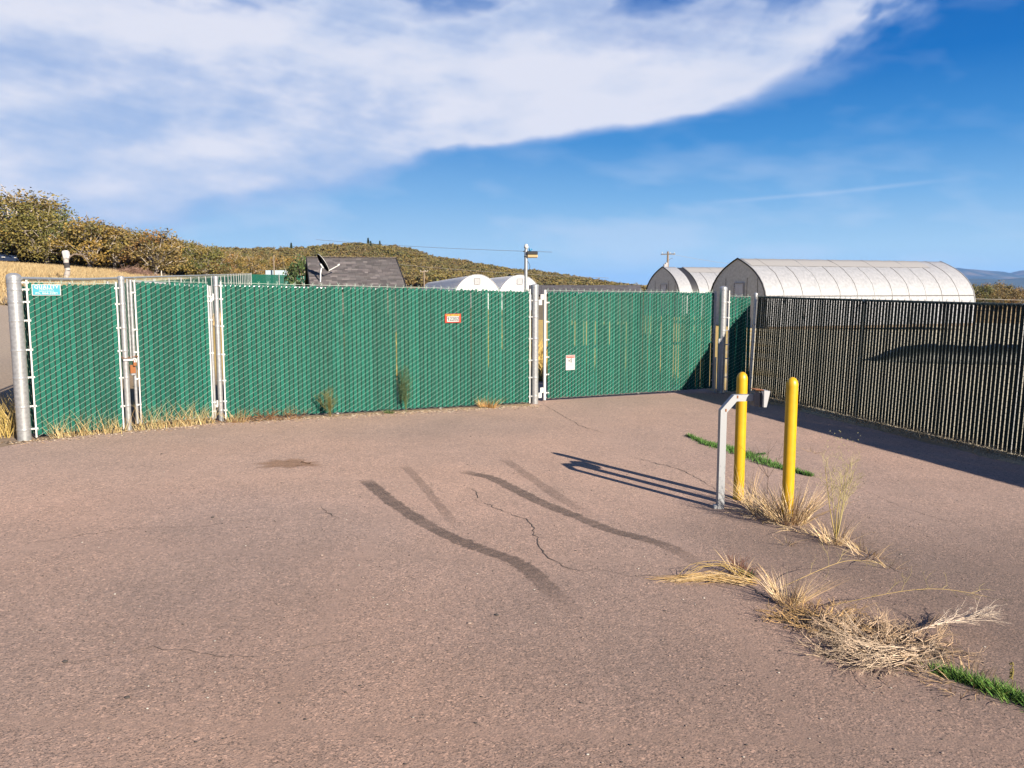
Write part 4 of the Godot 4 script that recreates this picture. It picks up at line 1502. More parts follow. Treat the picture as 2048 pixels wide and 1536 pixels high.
func build_far() -> void:
	utility_pole("brown utility pole with transformers and crossarm behind the greenhouses", Vector3(20.48, 6.96, -110), 2.3, true, 0.15)
	utility_pole("pale T shaped utility pole right of the shed roof", Vector3(-15.8, 5.5, -150), 1.5, false, 0.12)
	utility_pole("slim bare utility pole left of the shed roof", Vector3(-25.2, 5.6, -88.5), 0.0, false, 0.07)
	line_wire("overhead wire crossing in front of the far hill, upper one", Vector3(-70, 19.5, -300), Vector3(10, 11.2, -210), 0.5, 0.05)
	line_wire("overhead wire low across the far hill, right of the lamp pole", Vector3(-29, 8.2, -210), Vector3(22, 4.5, -190), 0.4, 0.04)
	line_wire("faint overhead wire running right from the transformer pole", Vector3(20.9, 6.6, -110), Vector3(40, 4.6, -120), 0.2, 0.012)
	line_wire("overhead wire passing the oaks right of the large greenhouse", Vector3(40, 1.4, -100), Vector3(90, 0.2, -100), 0.15, 0.03)
	# far mountains
	var far := func(x: float, z: float) -> float:
		var d := -z
		var p := 196.0 + 22.0 * exp(-pow((x - 4700.0) / 260.0, 2.0)) - 48.0 * exp(-pow((x - 5330.0) / 110.0, 2.0)) + noise.get_noise_2d(x * 0.03, 7.0) * 22.0
		var q := 60.0 + noise.get_noise_2d(x * 0.04, 99.0) * 40.0 + (x - 3200.0) * 0.004
		var a := -140.0 + (p + 140.0) * exp(-pow((d - 9000.0) / 1100.0, 2.0)) * (1.0 + 0.10 * noise.get_noise_2d(x * 0.09, z * 0.09) * smoothstep(0, 300, absf(d - 9000.0)))
		var b := -140.0 + (q + 140.0) * exp(-pow((d - 5600.0) / 800.0, 2.0)) * (1.0 + 0.12 * noise.get_noise_2d(x * 0.12, z * 0.12))
		return maxf(a, b)
	var tint := func(x: float, z: float) -> Color:
		var j := noise.get_noise_2d(x * 0.05, z * 0.05)
		return Color(0.035, 0.045, 0.03).lerp(Color(0.22, 0.15, 0.09), clampf(j * 2.4 - 0.1, 0, 1) * smoothstep(6500.0, 7400.0, -z))
	tag(put(sheet(ladder([[1800, 120], [9800, 120]]), ladder([[-4200, 130], [-11200, 130]]), far, tint), "mountain_terrain", M.soil), "blue distant mountain ridges beyond the valley", "mountains", "", "structure")
	var fb := base("farm_building", Vector3(2893, far.call(2893, -4740) - 1, -4740))
	tag(fb, "tiny white building far off in the valley at the right", "building")
	var g := G.new()
	g.box(Vector3(0, 4, 0), Vector3(22, 8, 12))
	put(g, "wall", M.sign_white, fb)
	g = G.new()
	g.box(Vector3(0, 9.4, 3), Vector3(23, 0.5, 7.6), Basis(Vector3.RIGHT, 0.42)); g.box(Vector3(0, 9.4, -3), Vector3(23, 0.5, 7.6), Basis(Vector3.RIGHT, -0.42))
	put(g, "roof", M.sign_white, fb)
	parked_car()
	# pale weathered snag on the grass bank
	var p := on(-26.3, -48.5)
	p.x = -0.533 * 48.5
	var sn := base("tree_snag", p)
	tag(sn, "pale broken tree snag with mottled black bark on the grass bank", "tree snag")
	g = G.new()
	var path := [Vector3(-0.12, -0.1, 0), Vector3(-0.02, 0.35, 0), Vector3(0.08, 0.65, 0.02), Vector3(0.0, 1.1, 0), Vector3(0.02, 1.75, 0)]
	for k in path.size() - 1:
		for q in 3:
			g.col = Color(0.42, 0.38, 0.36) if rng.randf() < 0.5 or k == 3 else Color(0.04, 0.036, 0.04)
			var a: Vector3 = path[k].lerp(path[k + 1], q / 3.0)
			var b2: Vector3 = path[k].lerp(path[k + 1], (q + 1) / 3.0)
			g.tube([a, b2], 0.15 + 0.02 * (q % 2), 0.15, 8)
	put(g, "trunk", M.bark, sn)
	g = G.new()
	g.col = Color(0.46, 0.44, 0.46)
	g.box(Vector3(0.02, 1.55, 0), Vector3(0.36, 0.52, 0.34), Basis(Vector3.BACK, 0.18), 0.08)
	put(g, "broken_top", M.bark, sn)
	g = G.new()
	g.col = Color(0.20, 0.15, 0.12)
	g.tube([Vector3(0.1, 1.35, 0), Vector3(0.5, 1.6, 0), Vector3(0.9, 1.55, 0), Vector3(1.3, 1.5, 0.1)], 0.06, 0.02, 6)
	g.tube([Vector3(0.8, 1.56, 0), Vector3(1.0, 1.9, 0), Vector3(1.15, 2.1, 0)], 0.035, 0.012, 6)
	g.tube([Vector3(1.0, 1.54, 0), Vector3(1.2, 1.25, 0), Vector3(1.35, 1.0, 0)], 0.03, 0.012, 6)
	put(g, "branch", M.bark, sn)
	# heap of cut brush
	g = G.new()
	var bc := on(-34.6, -77.0)
	for k in 900:
		var an := rng.randf() * TAU
		var r := sqrt(rng.randf())
		var q := Vector3(cos(an) * r * 2.1, 0, sin(an) * r * 1.3)
		q.y = 0.95 * (1.0 - r * r) * rng.randf_range(0.5, 1.0) + (hf(bc.x + q.x, bc.z + q.z) - bc.y)
		var dirr := Vector3(rng.randf_range(-1, 1), rng.randf_range(-0.2, 0.5), rng.randf_range(-1, 1)).normalized() * rng.randf_range(0.3, 0.8)
		g.col = Color(0.33, 0.20, 0.15) * rng.randf_range(0.6, 1.4)
		g.tube([q, q + dirr], 0.018, 0.008, 3, false)
	put(g, "brush_pile", M.bark, self, bc)
	tag(get_node("brush_pile"), "low heap of cut reddish brush below the hillside oaks", "brush pile")
	for q in [[329, 76.5, 1.0], [361, 77.5, 0.75]]:
		var st := G.new()
		st.col = Color(0.60, 0.56, 0.50)
		st.box(Vector3(0, q[2] / 2.0, 0), Vector3(0.07, q[2], 0.05), Basis(), 0.008)
		var m: float = (q[0] - 1024.0) / 1656.0
		tag(put(st, "field_stake", M.bark, self, on(m * q[1], -q[1])), "pale wooden stake in the field, " + ("just right of the brush pile" if q[0] < 340 else "farther right of the brush pile"), "stake")
	var bx := G.new()
	bx.box(Vector3(0, 1.25, 0), Vector3(2.0, 2.5, 1.6), Basis(), 0.05)
	tag(put(bx, "storage_bin", mat("pale_blue", lin(0.40, 0.50, 0.56), 0.6), self, on(-25.3, -89.8)), "pale blue storage box at the foot of the slim pole", "box")

func parked_car() -> void:
	var p := on(-51.6, -84.0)
	var s := base("parked_car", p, Basis(Vector3.UP, -0.55))
	tag(s, "dark blue car parked under the oaks at the far left", "car")
	var g := G.new()
	var side := [[-2.2, 0.45], [-2.25, 0.85], [-2.1, 1.02], [-1.75, 1.1], [-1.35, 1.58], [0.55, 1.62], [1.15, 1.12], [2.05, 0.98], [2.25, 0.7], [2.2, 0.42]]
	for k in side.size() - 1:
		var a: Array = side[k]
		var b: Array = side[k + 1]
		g.quad(Vector3(a[0], a[1], 0.86), Vector3(a[0], a[1], -0.86), Vector3(b[0], b[1], -0.86), Vector3(b[0], b[1], 0.86))
	for z in [-0.86, 0.86]:
		var k0 := g.v.size()
		g.add(Vector3(0, 0.7, z), Vector3(0, 0, signf(z)))
		for q in side: g.add(Vector3(q[0], q[1], z), Vector3(0, 0, signf(z)))
		for k in side.size() - 1: g.i.append_array([k0, k0 + k + 1, k0 + k + 2])
		g.i.append_array([k0, k0 + side.size(), k0 + 1])
	put(g, "body", M.car_blue, s)
	for z in [-0.866, 0.866]:
		for q in [[-1.1, 0.9], [0.05, 1.0]]:
			g = G.new()
			g.box(Vector3(q[0], 1.33, z), Vector3(q[1], 0.36, 0.012), Basis(), 0.004)
			put(g, "window", M.glass_dark, s)
	g = G.new()
	g.box(Vector3(0.86, 1.38, 0), Vector3(0.015, 0.66, 1.5), Basis(Vector3.BACK, 0.88))
	put(g, "windscreen", M.glass_dark, s)
	for x in [-1.4, 1.4]:
		for z in [-0.8, 0.8]:
			g = G.new()
			g.lathe([Vector2(0, -0.11), Vector2(0.28, -0.11), Vector2(0.34, -0.07), Vector2(0.34, 0.07), Vector2(0.28, 0.11), Vector2(0, 0.11)], 18)
			var w := put(g, "wheel", M.black_plastic, s, Vector3(x, 0.34, z), Basis(Vector3.RIGHT, PI / 2.0))
			g = G.new()
			g.lathe([Vector2(0, -0.115), Vector2(0.2, -0.115), Vector2(0.2, 0.115), Vector2(0, 0.115)], 14)
			put(g, "rim", M.steel, w)
	for z in [-0.6, 0.6]:
		g = G.new()
		g.box(Vector3(2.2, 0.74, z), Vector3(0.06, 0.14, 0.36), Basis(), 0.02)
		put(g, "headlight", M.sign_white, s)


# ------------------------------------------------------------------ woods
# a crown of many leaf sprays gathered in clumps round the limbs, and a forked trunk
func oak(seed_: int, h: float, r: float, clumps: int, leaves: int, size: float, pal: Array) -> Array:
	var q := RandomNumberGenerator.new()
	q.seed = seed_
	var wood := G.new()
	var leaf := G.new()
	var tone := Color(0.42, 0.36, 0.31)
	var fork := h * q.randf_range(0.20, 0.32)
	wood.col = tone * 0.75
	wood.tube([Vector3(0, -0.3, 0), Vector3(q.randf_range(-0.1, 0.1), fork * 0.5, q.randf_range(-0.1, 0.1)), Vector3(q.randf_range(-0.2, 0.2), fork, q.randf_range(-0.2, 0.2))], h * 0.035, h * 0.025, 7)
	for k in clumps:
		var an := k * 2.399 + q.randf_range(-0.4, 0.4)
		var f := float(k) / clumps
		var up := 0.34 + 0.62 * f + q.randf_range(-0.06, 0.06)
		var reach := r * sqrt(maxf(0.03, 1.0 - pow((up - 0.50) / 0.56, 2.0))) * q.randf_range(0.5, 0.95)
		var c := Vector3(cos(an) * reach, h * up - 0.1 * h, sin(an) * reach)
		var cr := r * q.randf_range(0.26, 0.42)
		var mid := Vector3(c.x * 0.45, lerpf(fork, c.y, 0.55) + q.randf_range(-0.1, 0.1) * h, c.z * 0.45)
		wood.col = tone * q.randf_range(0.7, 1.5)
		wood.tube([Vector3(0, fork * 0.95, 0), mid, c + Vector3(0, cr * 0.3, 0)], h * 0.017, h * 0.004, 5, false)
		for t in 3:
			var e := c + Vector3(q.randf_range(-1, 1), q.randf_range(-0.3, 1), q.randf_range(-1, 1)) * cr * 1.15
			wood.tube([mid.lerp(c, 0.6), e], h * 0.006, h * 0.0025, 4, false)
		var base_c: Color = pal[q.randi() % pal.size()]
		for m in leaves:
			var d := Vector3(q.randfn(), q.randfn() * 0.62, q.randfn())
			if d.length() > 2.1: d = d.normalized() * 2.1
			var p := c + d * cr * 0.58
			if p.y < h * 0.10: continue
			var x := Vector3(q.randfn(), q.randfn() * 0.6, q.randfn()).normalized()
			var y := x.cross(Vector3(q.randfn(), q.randfn(), q.randfn())).normalized()
			var s := size * q.randf_range(0.6, 1.3)
			var cc: Color = base_c.lerp(pal[q.randi() % pal.size()], q.randf_range(0.0, 0.5)) * q.randf_range(0.6, 1.4)
			leaf.col = Color(cc.r, cc.g, cc.b)
			leaf.quad(p - x * s, p + y * s * 0.55, p + x * s, p - y * s * 0.55)
	return [leaf.mesh(), wood.mesh()]

func conifer(seed_: int, h: float) -> Array:
	var q := RandomNumberGenerator.new()
	q.seed = seed_
	var wood := G.new()
	var leaf := G.new()
	wood.col = Color(0.12, 0.08, 0.06)
	wood.tube([Vector3(0, -0.3, 0), Vector3(0, h * 0.5, 0), Vector3(0, h * 0.98, 0)], h * 0.025, h * 0.004, 6)
	for k in 700:
		var f := pow(q.randf(), 0.7)
		var an := q.randf() * TAU
		var rr := h * 0.22 * (1.0 - f) * q.randf_range(0.2, 1.0) + 0.1
		var p := Vector3(cos(an) * rr, h * (0.08 + 0.92 * f) - rr * 0.25, sin(an) * rr)
		var x := Vector3(cos(an), -0.3, sin(an)).normalized()
		var y := x.cross(Vector3(q.randfn(), q.randfn(), q.randfn())).normalized()
		var s := h * 0.045 * q.randf_range(0.6, 1.3)
		leaf.col = Color(0.035, 0.055, 0.026) * q.randf_range(0.6, 1.6)
		leaf.quad(p - x * s, p + y * s * 0.5, p + x * s, p - y * s * 0.5)
	return [leaf.mesh(), wood.mesh()]

func tree(called: String, pair: Array, at: Vector3, sc: Vector3, turn: float, label: String, cat: String, group: String) -> Node3D:
	var s := base(called, at, Basis(Vector3.UP, turn).scaled(sc))
	tag(s, label, cat, group)
	put(pair[0], "crown", M.leaf, s)
	put(pair[1], "trunk", M.bark, s)
	return s

func build_woods() -> void:
	var gold := [Color(0.220, 0.144, 0.028), Color(0.159, 0.119, 0.023), Color(0.258, 0.155, 0.028), Color(0.105, 0.094, 0.021)]
	var olive := [Color(0.123, 0.119, 0.023), Color(0.077, 0.092, 0.020), Color(0.165, 0.132, 0.027), Color(0.198, 0.139, 0.027)]
	var rust := [Color(0.225, 0.112, 0.029), Color(0.181, 0.123, 0.033), Color(0.131, 0.097, 0.028), Color(0.209, 0.146, 0.042)]
	var hazy := [Color(0.192, 0.137, 0.042), Color(0.154, 0.121, 0.038), Color(0.110, 0.103, 0.031), Color(0.220, 0.142, 0.044)]  # haze of distance put into these far leaf colours
	var kinds := []
	for k in 4: kinds.append([oak(100 + k, 5.0, 2.5, 22, 210, 0.125, gold), "golden brown"])
	for k in 4: kinds.append([oak(200 + k, 5.0, 2.6, 22, 210, 0.125, olive), "olive green"])
	for k in 3: kinds.append([oak(300 + k, 4.8, 2.3, 18, 190, 0.125, rust), "rusty brown"])
	var flat := []
	for k in 5: flat.append(oak(400 + k, 4.6, 2.5, 10, 60, 0.34, [hazy, olive, hazy, hazy, rust][k]))
	var place := [[-0.60, "above the fat end post"], [-0.565, "above the cyan sign"], [-0.53, "above the tree snag"], [-0.50, "just right of the tree snag"], [-0.465, "above the thin post"], [-0.44, "above the left half of the walk gate"], [-0.415, "above the brush pile"], [-0.385, "above the field stakes"], [-0.35, "above the right gate post"], [-0.32, "above the side fence corner"], [-0.29, "behind the slim pole"], [-0.25, "left of the shed roof"], [9.0, "behind the shed roof"]]
	var said := {}
	var nth := ["front", "second", "third", "fourth", "fifth", "sixth", "seventh", "eighth", "ninth", "tenth", "eleventh", "twelfth", "thirteenth", "fourteenth", "fifteenth", "sixteenth", "seventeenth", "eighteenth", "nineteenth", "twentieth"]
	var habit := ["round", "open", "spreading", "dense", "dense", "round", "open", "spreading", "open", "round", "spreading"]
	var name_oak := func(kind: int, m: float, pd: float, sc: float) -> String:
		var spot := ""
		for e in place:
			if m < e[0]:
				spot = e[1]
				break
		var big := "low" if sc < 0.82 else "mid sized" if sc < 0.96 else "tall"
		return "%s %s %s oak, %s row, %s" % [big, habit[kind], kinds[kind][1], nth[clampi(int((pd - 84.0) / 4.1), 0, 19)], spot]
	# the tall spreading oak at the left edge
	var big := oak(51, 8.6, 4.3, 42, 300, 0.14, [gold[0], olive[0], olive[2], rust[1], gold[2]])
	var x0 := -0.592 * 86.0
	tree("oak_tree", big, on(x0, -86.0), Vector3(1.3, 0.93, 1.25), 0.4, "tallest spreading oak, at the left edge of the photo", "tree", "hillside oaks")
	var big2 := oak(52, 6.0, 3.6, 30, 270, 0.13, [olive[0], olive[1], olive[2], gold[1]])
	tree("oak_tree", big2, on(-0.555 * 84.0, -84.0), Vector3.ONE, 1.4, "dense green oak under the tallest oak at the left edge", "tree", "hillside oaks")
	tree("oak_tree", big2, on(-0.615 * 96.0, -96.0), Vector3.ONE, 3.4, "broad green oak behind the parked blue car", "tree", "hillside oaks")
	tree("oak_tree", kinds[1][0], on(-0.505 * 83.0, -83.0), Vector3.ONE * 1.1, 2.0, "gnarled golden oak showing pale branches above the tree snag", "tree", "hillside oaks")
	# jittered rows up the near hill
	var spots := []
	var d := 86.0
	while d < 226.0:
		var step := lerpf(3.9, 5.0, (d - 86.0) / 140.0)
		var x := -0.66 * d
		while x < -0.20 * d:
			var px := x + rng.randf_range(-1.3, 1.3)
			var pd := d + rng.randf_range(-1.5, 1.5)
			x += step
			var m := px / pd
			var first := 88.0 if m < -0.42 else 92.0 + (m + 0.42) * 160.0
			if pd < first - 3.0: continue
			if m > -0.30 and pd < 110.0: continue
			spots.append([pd, px])
		d += step * 0.95
	spots.sort_custom(func(a, b): return a[0] < b[0])
	var rest := {}
	for k in spots.size():
		var px: float = spots[k][1]
		var pd: float = spots[k][0]
		var m := px / pd
		var kind := rng.randi() % kinds.size()
		if m < -0.5 and rng.randf() < 0.5: kind = 4 + rng.randi() % 4
		var sc := rng.randf_range(0.72, 1.08) * (1.08 if m < -0.48 else 1.0)
		var b := Vector3(sc * rng.randf_range(0.9, 1.15), sc, sc * rng.randf_range(0.9, 1.15))
		var turn := rng.randf() * TAU
		if k < 270:
			tree("oak_tree", kinds[kind][0], on(px, -pd), b, turn, name_oak.call(kind, m, pd, sc), "tree", "hillside oaks")
		else:
			if not rest.has(kind): rest[kind] = []
			rest[kind].append(Transform3D(Basis(Vector3.UP, turn).scaled(b), on(px, -pd)))
	var wood := base("far_oak_wood")
	tag(wood, "golden brown oak wood covering the far hill and ridge", "wood", "", "stuff")
	for kind in rest:
		tag(scatter(kinds[kind][0][0], M.leaf, "oak_crowns", rest[kind], [], wood), "", "", "", "stuff")
		tag(scatter(kinds[kind][0][1], M.bark, "oak_trunks", rest[kind], [], wood), "", "", "", "stuff")
	# the far hill, thick with small trees
	var lots := [[], [], [], [], []]
	for k in 5200:
		var pd := rng.randf_range(235.0, 470.0)
		var px := rng.randf_range(-0.36 * pd, minf(0.17 * pd, 62.0))
		if px / pd < -0.24 and pd < 300.0 and rng.randf() < 0.3: continue
		if noise.get_noise_2d(px * 0.9, pd * 0.9) < -0.34: continue
		var s := rng.randf_range(0.45, 0.95)
		lots[rng.randi() % 5].append(Transform3D(Basis(Vector3.UP, rng.randf() * TAU).scaled(Vector3(s * 1.15, s, s * 1.15)), on(px, -pd, -0.2)))
	for k in 5:
		tag(scatter(flat[k][0], M.leaf, "oak_crowns", lots[k], [], wood), "", "", "", "stuff")
		tag(scatter(flat[k][1], M.bark, "oak_trunks", lots[k], [], wood), "", "", "", "stuff")
	# dark conifers on the far summit
	var con := [conifer(61, 6.5), conifer(62, 5.2)]
	var cs := [[740, 420, "tallest dark conifer on the far hilltop, left one of the pair"], [763, 422, "tall dark conifer on the far hilltop, right one of the pair"], [745, 380, "bushy conifer below the hilltop pair"], [588, 380, "dark conifer in the dip between the two hills"], [577, 385, "small conifer in the dip, leftmost there"], [640, 410, "slim conifer on the left shoulder of the far hill"], [664, 412, "little conifer left of the hilltop pair"], [612, 400, "little conifer right of the dip between the hills"]]
	for q in cs:
		var m: float = (q[0] - 1024.0) / 1656.0
		tree("conifer_tree", con[int(q[0]) % 2], on(m * q[1], -q[1]), Vector3.ONE * rng.randf_range(0.85, 1.15), rng.randf() * TAU, q[2], "tree", "conifers on the far hill")
	# evergreen shrub at the shed corner
	var sh := conifer(70, 2.0)
	var shrub := oak(71, 2.3, 1.0, 16, 150, 0.07, [Color(0.040, 0.070, 0.013), Color(0.060, 0.085, 0.015), Color(0.030, 0.052, 0.012)])
	tree("evergreen_shrub", shrub, on(-0.247 * 37.0, -37.0), Vector3(0.85, 1.45, 0.85), 0.0, "dense bright green shrub at the left corner of the shed", "shrub", "")
	# oaks beyond the right-hand greenhouse
	var ro := [[1962, 124, 0.95, "green tinted oak touching the right end of the large greenhouse"], [1985, 128, 1.12, "broadest oak right of the large greenhouse"], [2008, 131, 0.92, "brown oak beside the broadest one at the right"], [2030, 126, 0.70, "low brown oak near the right edge of the photo"], [2050, 130, 0.70, "oak cut by the right edge of the photo"], [1996, 117, 0.62, "low oak in front of the broadest one at the right"], [1945, 133, 0.8, "oak mostly hidden behind the large greenhouse end"]]
	for k in ro.size():
		var m: float = (ro[k][0] - 1024.0) / 1656.0
		var dd: float = ro[k][1]
		var p := on(m * dd, -dd)
		var want: float = EYE + (577.0 - [566, 560, 566, 574, 575, 578, 566][k]) * dd / 1656.0
		var s: float = (want - p.y) / 4.9
		tree("oak_tree", kinds[[4, 8, 0, 9, 1, 10, 5][k]][0], p, Vector3(maxf(s * 0.8, ro[k][2] * 0.8), s, maxf(s * 0.8, ro[k][2] * 0.8)), k * 1.3, ro[k][3], "tree", "oaks right of the greenhouses")


# ------------------------------------------------------------------ bollards and keypad
func build_apron_things() -> void:
	var q := [[Vector3(2.36, 0, -8.44), 1.34, "yellow bollard behind the keypad arm"], [Vector3(2.63, 0, -7.72), 1.37, "yellow bollard rising from the straw clump, right one"]]
	for k in 2:
		var p: Vector3 = q[k][0]
		p.y = plane_y(p.x)
		var h: float = q[k][1]
		var s := base("bollard", p)
		tag(s, q[k][2], "bollard", "yellow bollards")
		var g := G.new()
		var r := 0.0555
		var prof := [Vector2(r, -0.1), Vector2(r, h * 0.5), Vector2(r, h - 0.075)]
		put_lathe(g, prof)
		put(g, "sleeve", M.yellow_paint, s)
		g = G.new()
		var cap := []
		for j in 9:
			var a := PI / 2.0 * j / 8.0
			cap.append(Vector2(r * cos(a) + 0.0004, 0.075 * sin(a)))
		cap.push_front(Vector2(r + 0.0004, -0.01))
		g.lathe(cap, 28)
		put(g, "cap", M.yellow_paint, s, Vector3(0, h - 0.075, 0))
	# gooseneck keypad stand
	var s := base("keypad_stand", Vector3(2.07, plane_y(2.07), -8.05), Basis(Vector3.UP, 0.12))
	tag(s, "bent galvanised keypad stand in front of the yellow bollards", "keypad stand")
	var w := 0.064
	var p := [Vector3(0, -0.05, 0), Vector3(0, 0.985, 0), Vector3(0.115, 1.115, 0), Vector3(0.30, 1.115, 0)]
	var g := G.new()
	var prev := []
	for k in 4:
		var d0: Vector3 = (p[k] - p[maxi(k - 1, 0)]).normalized()
		var d1: Vector3 = (p[mini(k + 1, 3)] - p[k]).normalized()
		if k == 0: d0 = d1
		if k == 3: d1 = d0
		var t := (d0 + d1).normalized()
		var side := Vector3(-t.y, t.x, 0) * (w / 2.0 / maxf(0.5, t.dot(d1)))
		var ring := []
		for e in [[-1, -1], [1, -1], [1, 1], [-1, 1]]: ring.append(p[k] + side * e[0] + Vector3(0, 0, e[1] * w / 2.0))
		if k > 0:
			var mid: Vector3 = (p[k] + p[k - 1]) / 2.0
			for e in 4: g.face_out([prev[e], prev[(e + 1) % 4], ring[(e + 1) % 4], ring[e]], mid)
		prev = ring
	g.face_out(prev, p[0])
	put(g, "post", M.steel, s)
	g = G.new()
	g.box(Vector3(-0.045, 0.02, 0.0), Vector3(0.05, 0.05, 0.05), Basis(), 0.006)
	put(g, "foot_bracket", M.steel, s)
	for k in [1, 2]:
		g = G.new()
		g.box(p[k] + Vector3(0.02, 0.012, w / 2.0 + 0.002), Vector3(0.014, 0.028, 0.004), Basis(), 0.001)
		put(g, "rust_spot", M.rust, s)
	var ho := Vector3(0.30 - 0.36 * 0.8, 1.106 * 0.16, 0)
	var hb := Basis().scaled(Vector3(0.8, 0.84, 0.85))
	# back plate, dark body, wedge-shaped hood, rusty lid
	g = G.new()
	g.box(Vector3(0.395, 1.108, 0), Vector3(0.075, 0.165, 0.135), Basis(), 0.004)
	put(g, "back_box", M.dusty_grey, s, ho, hb)
	g = G.new()
	g.box(Vector3(0.452, 1.106, 0), Vector3(0.036, 0.19, 0.165), Basis(), 0.004)
	put(g, "keypad_body", M.navy_plastic, s, ho, hb)
	g = G.new()
	for z in [-0.0835, 0.0835]: g.face_out([Vector3(0.471, 1.01, z), Vector3(0.471, 1.205, z), Vector3(0.548, 1.198, z), Vector3(0.508, 1.01, z)], Vector3(0.49, 1.1, 0))
	g.face_out([Vector3(0.471, 1.01, -0.0835), Vector3(0.508, 1.01, -0.0835), Vector3(0.508, 1.01, 0.0835), Vector3(0.471, 1.01, 0.0835)], Vector3(0.49, 1.1, 0))
	g.face_out([Vector3(0.508, 1.01, -0.0835), Vector3(0.548, 1.198, -0.0835), Vector3(0.548, 1.198, 0.0835), Vector3(0.508, 1.01, 0.0835)], Vector3(0.49, 1.1, 0))
	g.face_out([Vector3(0.471, 1.205, -0.0835), Vector3(0.471, 1.205, 0.0835), Vector3(0.548, 1.198, 0.0835), Vector3(0.548, 1.198, -0.0835)], Vector3(0.49, 1.1, 0))
	put(g, "hood", M.grey_plastic, s, ho, hb)
	g = G.new()
	g.box(Vector3(0.415, 1.213, 0), Vector3(0.11, 0.006, 0.16), Basis(Vector3.BACK, -0.05), 0.001)
	put(g, "lid", M.rust, s, ho, hb)
	for r in 4:
		for c in 3:
			g = G.new()
			g.box(Vector3(0.530 + (r - 1.5) * 0.0075, 1.105 + (r - 1.5) * 0.036, (c - 1) * 0.036), Vector3(0.012, 0.022, 0.024), Basis(Vector3.BACK, -0.21), 0.003)
			put(g, "key", M.black_plastic, s, ho, hb)

func put_lathe(g: G, prof: Array) -> void:
	g.lathe(prof, 28)


# ------------------------------------------------------------------ weeds and dry grass
const STRAW := [Color(0.60, 0.43, 0.26), Color(0.70, 0.53, 0.35), Color(0.50, 0.33, 0.18), Color(0.62, 0.45, 0.22)]

func blades(g: G, c: Vector3, n: int, h0: float, h1: float, spread: float, lean: float, w: float, cols: Array, dir := Vector3.ZERO) -> void:
	for k in n:
		var an := rng.randf() * TAU
		var r := sqrt(rng.randf()) * spread
		var p := c + Vector3(cos(an) * r, 0, sin(an) * r)
		p.y += SLOPE * (cos(an) * r)
		var h := rng.randf_range(h0, h1)
		var l := lean * rng.randf_range(0.2, 1.3)
		var out := Vector3(cos(an + rng.randf_range(-0.6, 0.6)), 0, sin(an + rng.randf_range(-0.6, 0.6)))
		var tip := p + Vector3.UP * h + (out * l + dir * rng.randf_range(0.4, 1.2)) * h
		g.col = cols[rng.randi() % cols.size()] * rng.randf_range(0.7, 1.25)
		g.blade(p, tip, Vector3(out.x * 0.15 * h * l, -0.22 * h * l, out.z * 0.15 * h * l), w * rng.randf_range(0.6, 1.2))

# a branching dead stem
func twig(g: G, p: Vector3, d: Vector3, len: float, r: float, depth: int, wild: float, floor_y := -99.0) -> void:
	var q := p + d * len * 0.5 + Vector3(rng.randf_range(-1, 1), rng.randf_range(-1, 1), rng.randf_range(-1, 1)) * len * 0.06
	var e := p + d * len + Vector3(rng.randf_range(-1, 1), rng.randf_range(-1, 1), rng.randf_range(-1, 1)) * len * 0.08
	q.y = maxf(q.y, floor_y); e.y = maxf(e.y, floor_y)
	g.tube([p, q, e], r, r * 0.6, 4 if depth > 1 else 3, false)
	if depth <= 0: return
	for k in 2 + (1 if rng.randf() < 0.5 else 0):
		var s := q.lerp(e, rng.randf_range(0.0, 1.0))
		var nd := (d + Vector3(rng.randfn(), rng.randfn() * 0.6, rng.randfn()) * wild).normalized()
		twig(g, s, nd, len * rng.randf_range(0.5, 0.8), r * 0.6, depth - 1, wild, floor_y)

func weed(called: String, label: String, g: G, at: Vector3, cat := "weed", group := "", kind := "") -> void:
	tag(put(g, called, M.plant, self, at), label, cat, group, kind)

func at(x: float, z: float) -> Vector3:
	return Vector3(x, plane_y(x), z)

